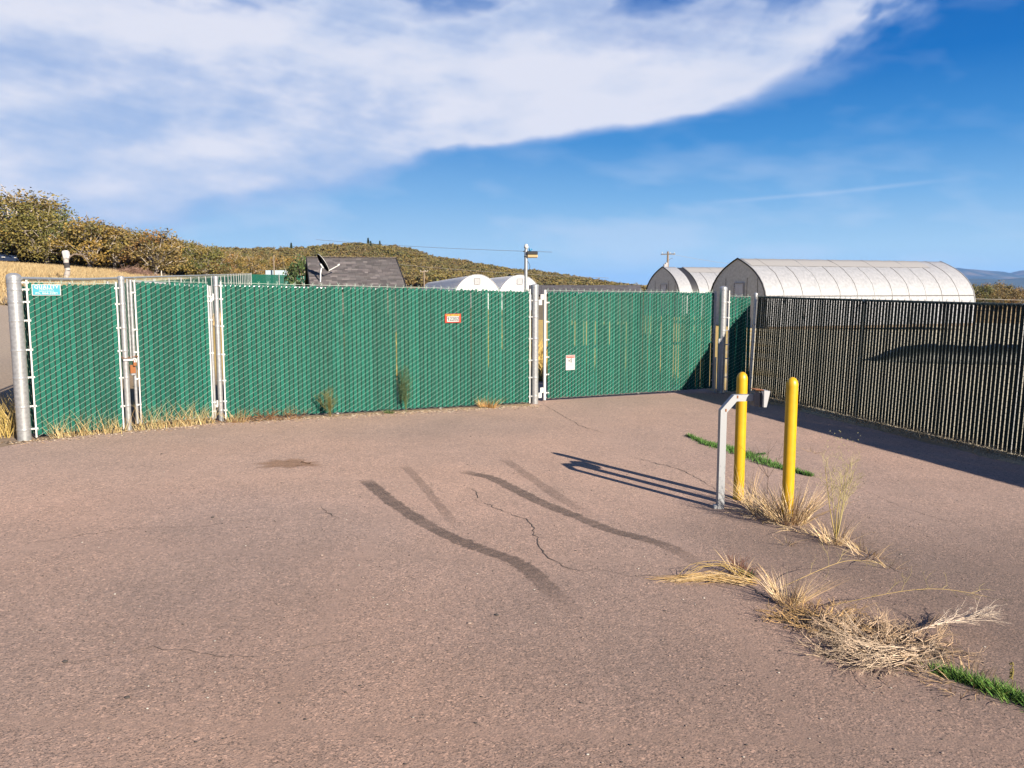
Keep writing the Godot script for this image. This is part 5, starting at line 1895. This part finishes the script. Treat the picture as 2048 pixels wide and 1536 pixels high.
func build_weeds() -> void:
	var g := G.new()
	# straw clump round the right bollard
	g = G.new()
	blades(g, Vector3.ZERO, 230, 0.14, 0.48, 0.16, 0.8, 0.0034, STRAW)
	blades(g, Vector3(0.06, 0, 0.02), 100, 0.25, 0.52, 0.10, 0.45, 0.003, STRAW, Vector3(0.25, 0, 0.1))
	weed("straw_clump", "bushy straw clump round the foot of the right bollard", g, at(2.60, -7.62), "dry grass", "straw clumps")
	g = G.new()
	blades(g, Vector3.ZERO, 150, 0.12, 0.42, 0.12, 0.8, 0.0034, STRAW)
	blades(g, Vector3(0, 0, 0), 50, 0.02, 0.08, 0.2, 4.0, 0.0034, STRAW, Vector3(-1.5, 0, 0.4))
	weed("straw_clump", "straw clump between the two bollards, lower and spreading", g, at(2.45, -7.86), "dry grass", "straw clumps")
	g = G.new()
	blades(g, Vector3.ZERO, 30, 0.3, 0.5, 0.05, 0.3, 0.003, STRAW)
	blades(g, Vector3.ZERO, 25, 0.08, 0.22, 0.06, 0.8, 0.003, STRAW)
	weed("straw_clump", "thin straw tuft just right of the first bollard", g, at(2.39, -8.25), "dry grass", "straw clumps")
	g = G.new()
	blades(g, Vector3.ZERO, 90, 0.06, 0.26, 0.10, 0.9, 0.0032, STRAW)
	blades(g, Vector3(0.02, 0, 0), 16, 0.25, 0.36, 0.05, 0.5, 0.003, STRAW, Vector3(0.2, 0, 0))
	weed("straw_clump", "straw tuft at the foot of the tall yellow stemmed weed", g, at(2.80, -6.98), "dry grass", "straw clumps")
	g = G.new()
	blades(g, Vector3.ZERO, 46, 0.04, 0.20, 0.12, 1.6, 0.0032, STRAW, Vector3(0.5, 0, 0.2))
	weed("straw_clump", "sparse straw trailing off at the crack end", g, at(2.93, -6.62), "dry grass", "straw clumps")
	g = G.new()
	for k in 60: blades(g, Vector3(lerpf(-0.35, 0.35, k / 59.0), 0, lerpf(-0.55, 0.55, k / 59.0)), 3, 0.02, 0.12, 0.07, 1.8, 0.003, STRAW)
	weed("broken_straw", "low broken straw lining the crack below the bollards", g, at(2.66, -7.25), "dry grass", "", "stuff")
	# tall airy weed with yellow stem
	g = G.new()
	for k in 7:
		g.col = Color(0.50, 0.38, 0.12) if k < 2 else Color(0.44, 0.36, 0.17)
		var a := rng.randf() * TAU
		var top := Vector3(cos(a) * 0.12, rng.randf_range(0.55, 0.72), sin(a) * 0.10)
		g.tube([Vector3.ZERO, top * 0.5 + Vector3(rng.randf_range(-0.02, 0.02), 0, 0), top], 0.005, 0.002, 4)
		for j in 9:
			var p := top * rng.randf_range(0.45, 1.0)
			g.col = Color(0.44, 0.37, 0.18) * rng.randf_range(0.7, 1.3)
			twig(g, p, Vector3(rng.randf_range(-1, 1), rng.randf_range(0.6, 1.6), rng.randf_range(-1, 1)).normalized(), 0.13, 0.0016, 2, 0.5)
	for k in 130:
		var a := rng.randf() * TAU
		var p := Vector3(cos(a) * rng.randf() * 0.2, rng.randf_range(0.45, 0.98), sin(a) * rng.randf() * 0.2)
		g.col = Color(0.40, 0.36, 0.17) * rng.randf_range(0.6, 1.2)
		g.box(p, Vector3.ONE * rng.randf_range(0.003, 0.006))
	weed("tall_weed", "tall airy weed with yellow stem right of the bollards", g, at(2.82, -7.0))
	# dark forked stem behind the bollards
	g = G.new()
	g.col = Color(0.10, 0.065, 0.05)
	g.tube([Vector3.ZERO, Vector3(0.0, 0.2, 0.0), Vector3(0.005, 0.34, 0)], 0.004, 0.003, 5)
	for e in [[-0.22, 0.66], [0.02, 0.68], [0.12, 0.58], [-0.08, 0.5]]:
		twig(g, Vector3(0.005, 0.34, 0), Vector3(e[0], e[1] - 0.34, rng.randf_range(-0.1, 0.1)).normalized(), 0.26, 0.0026, 1, 0.3)
	weed("forked_weed", "dark forked dead stem between the bollards", g, at(2.52, -8.0))
	# green strip in the pavement joint
	g = G.new()
	var gp := [[2.63, -12.2], [2.75, -11.6], [2.88, -11.36], [3.06, -11.1], [3.13, -10.7], [3.25, -10.25], [3.39, -9.92], [3.55, -9.62]]
	for k in gp.size() - 1:
		for j in 420:
			var f := rng.randf()
			var w := 0.125 * sin(clampf((k + f) / (gp.size() - 1), 0.04, 0.96) * PI) + 0.02
			var p := Vector3(lerpf(gp[k][0], gp[k + 1][0], f) + rng.randfn() * w * 0.55, 0, lerpf(gp[k][1], gp[k + 1][1], f) + rng.randfn() * w * 0.3)
			p.y = plane_y(p.x)
			g.col = [Color(0.07, 0.17, 0.025), Color(0.10, 0.22, 0.035), Color(0.055, 0.13, 0.022)][rng.randi() % 3] * rng.randf_range(0.7, 1.3)
			var a := rng.randf() * TAU
			g.blade(p, p + Vector3(cos(a) * 0.03, rng.randf_range(0.025, 0.07), sin(a) * 0.03), Vector3.ZERO, 0.005)
	for j in 220:
		var f := rng.randf()
		var p := Vector3(lerpf(3.1, 3.42, f), 0, lerpf(-10.75, -10.95, f) + rng.randfn() * 0.03)
		p.y = plane_y(p.x)
		g.col = Color(0.055, 0.13, 0.025) * rng.randf_range(0.7, 1.3)
		var a := rng.randf() * TAU
		g.blade(p, p + Vector3(cos(a) * 0.03, rng.randf_range(0.015, 0.04), sin(a) * 0.03), Vector3.ZERO, 0.005)
	tag(put(g, "green_weed_strip", M.plant), "low bright green weeds filling the joint behind the bollards", "weeds", "", "stuff")
	# lower right: the weedy joint
	g = G.new()
	for k in 26:
		g.col = Color(0.13, 0.05, 0.03) * rng.randf_range(0.7, 1.4)
		twig(g, Vector3(rng.randf_range(-0.10, 0.10), 0, rng.randf_range(-0.06, 0.06)), Vector3(rng.randf_range(-1, 1), rng.randf_range(0.1, 0.8), rng.randf_range(-1, 1)).normalized(), 0.11, 0.0025, 2, 0.6, 0.0)
	blades(g, Vector3(-0.06, 0, 0.05), 26, 0.1, 0.25, 0.04, 0.5, 0.003, STRAW)
	blades(g, Vector3(0.02, 0, 0.04), 40, 0.03, 0.07, 0.05, 0.6, 0.004, [Color(0.06, 0.12, 0.03)])
	weed("red_weed", "reddish brown dead weed with a few straw stalks", g, at(1.78, -6.12))
	g = G.new()
	for k in 60:
		g.col = [Color(0.56, 0.38, 0.18), Color(0.48, 0.30, 0.10), Color(0.6, 0.44, 0.25)][rng.randi() % 3] * rng.randf_range(0.8, 1.2)
		var p := Vector3(rng.randf_range(-0.02, 0.12), rng.randf_range(0.0, 0.03), rng.randf_range(-0.06, 0.06))
		var tip := Vector3(-rng.randf_range(0.2, 0.72), rng.randf_range(0.0, 0.05), rng.randf_range(-0.05, 0.07))
		g.tube([p, p.lerp(tip, 0.5) + Vector3(0, rng.randf_range(0.0, 0.07), rng.randf_range(-0.05, 0.02)), tip], 0.0024, 0.001, 3, false)
	for k in 6:
		g.col = Color(0.52, 0.36, 0.12)
		var pa := []
		for j in 9:
			var f := j / 8.0
			pa.append(Vector3(0.1 - 0.55 * f + 0.05 * sin(k + f * 6.0), 0.02 + 0.12 * sin(f * PI) * rng.randf_range(0.7, 1.0), -0.03 - 0.10 * sin(f * 2.6) + k * 0.012))
		g.tube(pa, 0.002, 0.0012, 4, false)
	weed("flattened_straw", "flattened bundle of straw pointing left across the asphalt", g, at(1.70, -5.92), "dry grass", "straw clumps")
	g = G.new()
	blades(g, Vector3.ZERO, 120, 0.10, 0.30, 0.09, 0.7, 0.0026, STRAW)
	blades(g, Vector3(0.05, 0, 0), 50, 0.14, 0.26, 0.05, 0.4, 0.0026, STRAW, Vector3(0.9, 0, 0))
	weed("straw_clump", "upright straw tuft at the head of the big dead weed mat", g, at(1.93, -5.56), "dry grass", "straw clumps")
	for e in [[Vector3(0.1, 0.02, 0), Vector3(0.95, 0.10, -0.28), 1.2], [Vector3(0.0, 0.02, 0.0), Vector3(1.0, 0.16, 0.22), 1.15]]:
		g = G.new()
		g.col = Color(0.50, 0.35, 0.14)
		var pa := []
		for j in 12:
			var f := j / 11.0
			pa.append(e[0].lerp(e[1], f) + Vector3(0, 0.10 * sin(f * PI) + 0.01, 0.05 * sin(f * 5.0)))
		g.tube(pa, 0.0026, 0.001, 4, false)
		for j in range(3, 12):
			g.col = Color(0.42, 0.33, 0.13) * rng.randf_range(0.7, 1.3)
			twig(g, pa[j], Vector3(rng.randf_range(0, 1), rng.randf_range(-0.3, 0.8), rng.randf_range(-1, 1)).normalized(), 0.10, 0.0013, 2, 0.5, 0.0)
		weed("trailing_stem", "thin yellow stem arching right over the asphalt, " + ("upper one" if e[1].z < 0 else "lower feathery one"), g, at(1.82, -5.75) if e[1].z < 0 else at(2.12, -5.42))
	# mat of dead tumbled stems
	var parts := [[2.02, -5.22, 0.27, Color(0.46, 0.29, 0.13), "tawny leafy part of the dead weed mat, upper end", 85], [2.22, -5.00, 0.28, Color(0.54, 0.38, 0.25), "dense pale middle of the dead weed mat", 95], [2.16, -4.74, 0.34, Color(0.58, 0.43, 0.31), "bleached twiggy near side of the dead weed mat", 85], [2.45, -4.86, 0.24, Color(0.48, 0.33, 0.21), "brown tangled right end of the dead weed mat", 75]]
	for e in parts:
		g = G.new()
		for k in e[5]:
			var a := rng.randf() * TAU
			var r := sqrt(rng.randf())
			var p := Vector3(cos(a) * r * e[2], 0.0, sin(a) * r * e[2] * 0.75)
			p.y = SLOPE * p.x + rng.randf_range(0.0, 0.10) * (1.0 - r)
			g.col = e[3] * rng.randf_range(0.6, 1.3)
			var d := Vector3(cos(a) + rng.randf_range(-0.7, 0.7), rng.randf_range(0.0, 0.5), sin(a) + rng.randf_range(-0.7, 0.7)).normalized()
			twig(g, p, d, rng.randf_range(0.06, 0.13), 0.0036, 2, 0.9, SLOPE * p.x - 0.004)
		for k in 190:  # dark debris flakes, with the shade between the twigs in their colour
			var a := rng.randf() * TAU
			var r: float = sqrt(rng.randf()) * e[2] * 0.9
			g.col = Color(0.075, 0.05, 0.032) * rng.randf_range(0.5, 1.4)
			var p := Vector3(cos(a) * r, SLOPE * cos(a) * r + 0.006, sin(a) * r * 0.75)
			g.blade(p, p + Vector3(rng.randf_range(-0.06, 0.06), rng.randf_range(0.0, 0.02), rng.randf_range(-0.06, 0.06)), Vector3.ZERO, 0.014)
		weed("dead_weed_mat", e[4], g, at(e[0], e[1]), "dead weeds", "dead weed mat in the joint")
	# bleached branch sticking out to the right, and its pale fellow on the near side
	g = G.new()
	g.col = Color(0.62, 0.50, 0.40)
	var tipp := Vector3(0.55, 0.10, -0.10)
	g.tube([Vector3.ZERO, tipp * 0.5 + Vector3(0, 0.03, 0), tipp], 0.006, 0.003, 5, false)
	for k in 26:
		var f := rng.randf_range(0.3, 1.0)
		twig(g, tipp * f + Vector3(0, 0.02, 0), Vector3(1.0, rng.randf_range(-0.1, 0.5), rng.randf_range(-0.7, 0.5)).normalized(), 0.13, 0.003, 2, 0.35, 0.0)
	weed("bleached_branch", "bleached dead branch pointing right from the weed mat", g, at(2.40, -4.98), "dead branch")
	g = G.new()
	for k in 32:
		g.col = Color(0.60, 0.46, 0.34) * rng.randf_range(0.75, 1.15)
		var a := rng.randf_range(2.2, 3.9)
		twig(g, Vector3(rng.randf_range(-0.05, 0.05), rng.randf_range(0.01, 0.05), rng.randf_range(-0.05, 0.05)), Vector3(cos(a), rng.randf_range(-0.05, 0.16), sin(a) * -0.75 + 0.15).normalized(), 0.29, 0.0036, 3, 0.36, 0.0)
	weed("bleached_branch", "bleached dead branches fanning left from the weed mat root", g, at(2.38, -4.72), "dead branch")
	g = G.new()
	blades(g, Vector3.ZERO, 150, 0.02, 0.09, 0.24, 1.6, 0.003, [Color(0.42, 0.28, 0.14), Color(0.30, 0.19, 0.09), Color(0.55, 0.38, 0.22)])
	weed("flattened_straw", "flat brown straw between dead mat and green grass", g, at(2.52, -4.42), "dry grass", "straw clumps")
	# green grass at the lower right corner
	g = G.new()
	for k in 2400:
		var f := rng.randf()
		var p := Vector3(lerpf(2.46, 2.95, f) + rng.randfn() * 0.03, 0, lerpf(-4.52, -3.93, f) + rng.randfn() * lerpf(0.02, 0.07, f))
		p.y = plane_y(p.x)
		g.col = [Color(0.075, 0.18, 0.022), Color(0.11, 0.24, 0.03), Color(0.16, 0.26, 0.035), Color(0.05, 0.12, 0.018)][rng.randi() % 4] * rng.randf_range(0.7, 1.3)
		var a := rng.randf() * TAU
		g.blade(p, p + Vector3(cos(a) * 0.05, rng.randf_range(0.02, 0.085), sin(a) * 0.05), Vector3(0, -0.01, 0), 0.0028)
	tag(put(g, "green_grass", M.plant), "bright green grass tuft at the lower right corner", "grass", "", "stuff")
	g = G.new()
	g.col = Color(0.20, 0.16, 0.04)
	g.tube([Vector3.ZERO, Vector3(0.01, 0.1, 0), Vector3(0.0, 0.2, 0)], 0.002, 0.0012, 4, false)
	for k in 24: g.box(Vector3(rng.randf_range(-0.008, 0.008), rng.randf_range(0.1, 0.2), rng.randf_range(-0.008, 0.008)), Vector3.ONE * 0.007)
	weed("seed_stalk", "single seed stalk standing in the green grass corner", g, at(2.69, -4.25))
	for e in [[2.99, -6.35, "lone straw sprig on the asphalt right of the crack"], [2.35, -6.9, "small orange straw sprig below the straw clump"], [4.1, -11.1, "fallen dry stem at the fence shadow edge"]]:
		g = G.new()
		blades(g, Vector3.ZERO, 14, 0.04, 0.16, 0.05, 1.8, 0.003, [Color(0.50, 0.30, 0.12), Color(0.55, 0.40, 0.24)])
		weed("straw_sprig", e[2], g, at(e[0], e[1]), "dry grass", "straw sprigs")
	# along the left fences
	var line := func(a: Vector2, b: Vector2, n: int, h0: float, h1: float, cols: Array, lean: float, w: float) -> G:
		var q := G.new()
		for k in n:
			var f := rng.randf()
			var p := a.lerp(b, f) + Vector2(0.5, 0.86) * rng.randfn() * 0.06
			blades(q, at(p.x, p.y), 1, h0, h1 * rng.randf_range(0.5, 1.0), 0.02, lean, w, cols)
		return q
	var dry := [Color(0.52, 0.37, 0.17), Color(0.60, 0.47, 0.25), Color(0.42, 0.27, 0.11), Color(0.46, 0.38, 0.16)]
	tag(put(line.call(Vector2(-6.12, -10.86), Vector2(-5.42, -11.50), 250, 0.06, 0.50, dry, 0.55, 0.0035), "dry_grass", M.plant), "tall dry grass at the foot of the left panel", "dry grass", "dry grass along the fence")
	tag(put(line.call(Vector2(-5.33, -11.58), Vector2(-4.50, -12.38), 330, 0.06, 0.60, dry, 0.55, 0.0035), "dry_grass", M.plant), "tall dry grass at the foot of the walk gate", "dry grass", "dry grass along the fence")
	g = G.new()
	for k in 900:
		var p := Vector3(-6.62 - absf(rng.randfn()) * 0.45, 0, -10.75 - rng.randf() * 1.6)
		p.y = plane_y(p.x)
		blades(g, p, 1, 0.15, 0.62, 0.05, 0.5, 0.004, [Color(0.52, 0.36, 0.11), Color(0.45, 0.32, 0.08), Color(0.60, 0.44, 0.18)])
	tag(put(g, "dry_grass", M.plant), "thick golden grass left of the fat end post", "dry grass", "dry grass along the fence")
	g = G.new()
	for k in 80:
		var f := rng.randf()
		var p := Vector3(lerpf(-4.36, -3.30, f), 0, lerpf(-12.52, -13.06, f) + rng.randf_range(-0.05, 0.2))
		p.y = plane_y(p.x)
		g.col = [Color(0.28, 0.13, 0.05), Color(0.36, 0.20, 0.08), Color(0.20, 0.09, 0.04)][rng.randi() % 3] * rng.randf_range(0.7, 1.3)
		twig(g, p, Vector3(rng.randf_range(-1, 1), rng.randf_range(0.0, 0.7), rng.randf_range(-1, 1)).normalized(), 0.15, 0.003, 2, 0.6, p.y - 0.002)
	blades(g, at(-4.2, -12.5), 60, 0.08, 0.3, 0.16, 0.8, 0.0032, dry)
	weed("brown_weed", "tangled reddish brown weeds at the left foot of the long fence", g, Vector3.ZERO)
	var bushes := [[-2.93, -13.22, 0.50, 0.26, Color(0.20, 0.17, 0.05), "wispy yellow green weed against the long fence"], [-1.80, -13.92, 0.78, 0.11, Color(0.085, 0.115, 0.04), "tall narrow green weed standing against the long fence"]]
	for e in bushes:
		g = G.new()
		for k in 12:
			var a := rng.randf() * TAU
			g.col = e[4] * rng.randf_range(0.7, 1.4)
			var top := Vector3(cos(a) * e[3] * rng.randf(), e[2] * rng.randf_range(0.6, 1.0), absf(sin(a)) * e[3] * 0.6)
			g.tube([Vector3.ZERO, top * 0.55 + Vector3(0, 0.02, 0), top], 0.003, 0.0014, 4, false)
			for j in 16:
				g.col = e[4] * rng.randf_range(0.6, 1.6)
				twig(g, top * rng.randf_range(0.25, 1.0), Vector3(rng.randf_range(-1, 1), rng.randf_range(0.3, 1.4), rng.randf_range(-0.4, 1)).normalized(), e[2] * 0.10, 0.0016, 2, 0.5)
		weed("fence_weed", e[5], g, at(e[0], e[1]))
	g = G.new()
	blades(g, Vector3.ZERO, 120, 0.03, 0.09, 0.08, 0.8, 0.004, [Color(0.06, 0.13, 0.03), Color(0.10, 0.14, 0.04)])
	weed("green_tuft", "small green tuft at the foot of the long fence", g, at(-2.05, -13.72))
	g = G.new()
	blades(g, Vector3.ZERO, 150, 0.05, 0.26, 0.16, 0.8, 0.0035, [Color(0.50, 0.27, 0.07), Color(0.56, 0.36, 0.14), Color(0.38, 0.18, 0.05)])
	weed("straw_clump", "orange straw tuft at the right end of the long fence", g, at(-0.42, -14.68), "dry grass", "straw clumps")
	# dead grass under the dark fence
	g = G.new()
	for k in 4200:
		var z := lerpf(-17.5, -6.5, rng.randf())
		var p := Vector3(right_fence_x(z) - 0.04 - absf(rng.randfn()) * 0.22, 0, z)
		p.y = plane_y(p.x)
		blades(g, p, 1, 0.03, 0.20, 0.04, 1.3, 0.0035, [Color(0.40, 0.27, 0.14), Color(0.30, 0.20, 0.11), Color(0.48, 0.36, 0.22)])
	tag(put(g, "dead_grass", M.plant), "strip of flattened dead grass along the foot of the dark fence", "dead grass", "", "stuff")
	# golden grass on the bank at the left, and the yard floor
	var t := G.new()
	for k in 9: 
		t.col = Color.WHITE * rng.randf_range(0.75, 1.15)
		var a := rng.randf() * TAU
		t.blade(Vector3(cos(a), 0, sin(a)) * 0.10, Vector3(cos(a) * 0.26, rng.randf_range(0.25, 0.45), sin(a) * 0.26), Vector3(cos(a) * 0.06, -0.04, 0), 0.02)
	var xs := []
	var cs := []
	for k in 16000:
		var d := lerpf(34.0, 92.0, rng.randf())
		var x := rng.randf_range(-0.68, -0.345) * d
		if d < 43.0 + noise.get_noise_2d(x * 3.0, d * 3.0) * 8.0 and rng.randf() < 0.8: continue
		xs.append(Transform3D(Basis(Vector3.UP, rng.randf() * TAU).scaled(Vector3.ONE * rng.randf_range(0.7, 1.4)), on(x, -d)))
		cs.append([Color(0.50, 0.36, 0.18), Color(0.58, 0.44, 0.24), Color(0.42, 0.28, 0.13)][rng.randi() % 3] * rng.randf_range(0.8, 1.15))
	for k in 9000:
		var d := lerpf(19.0, 60.0, pow(rng.randf(), 1.4))
		var x := rng.randf_range(-0.28, 0.62) * d
		if x > right_fence_x(-d) - 0.3 and d < 62.0: continue
		xs.append(Transform3D(Basis(Vector3.UP, rng.randf() * TAU).scaled(Vector3.ONE * rng.randf_range(0.5, 1.0)), on(x, -d)))
		cs.append([Color(0.60, 0.41, 0.11), Color(0.66, 0.47, 0.15), Color(0.52, 0.34, 0.09)][rng.randi() % 3] * rng.randf_range(0.8, 1.15))
	tag(scatter(t.mesh(), M.plant, "field_grass", xs, cs), "dry golden grass over the bank and yard", "grass", "", "stuff")
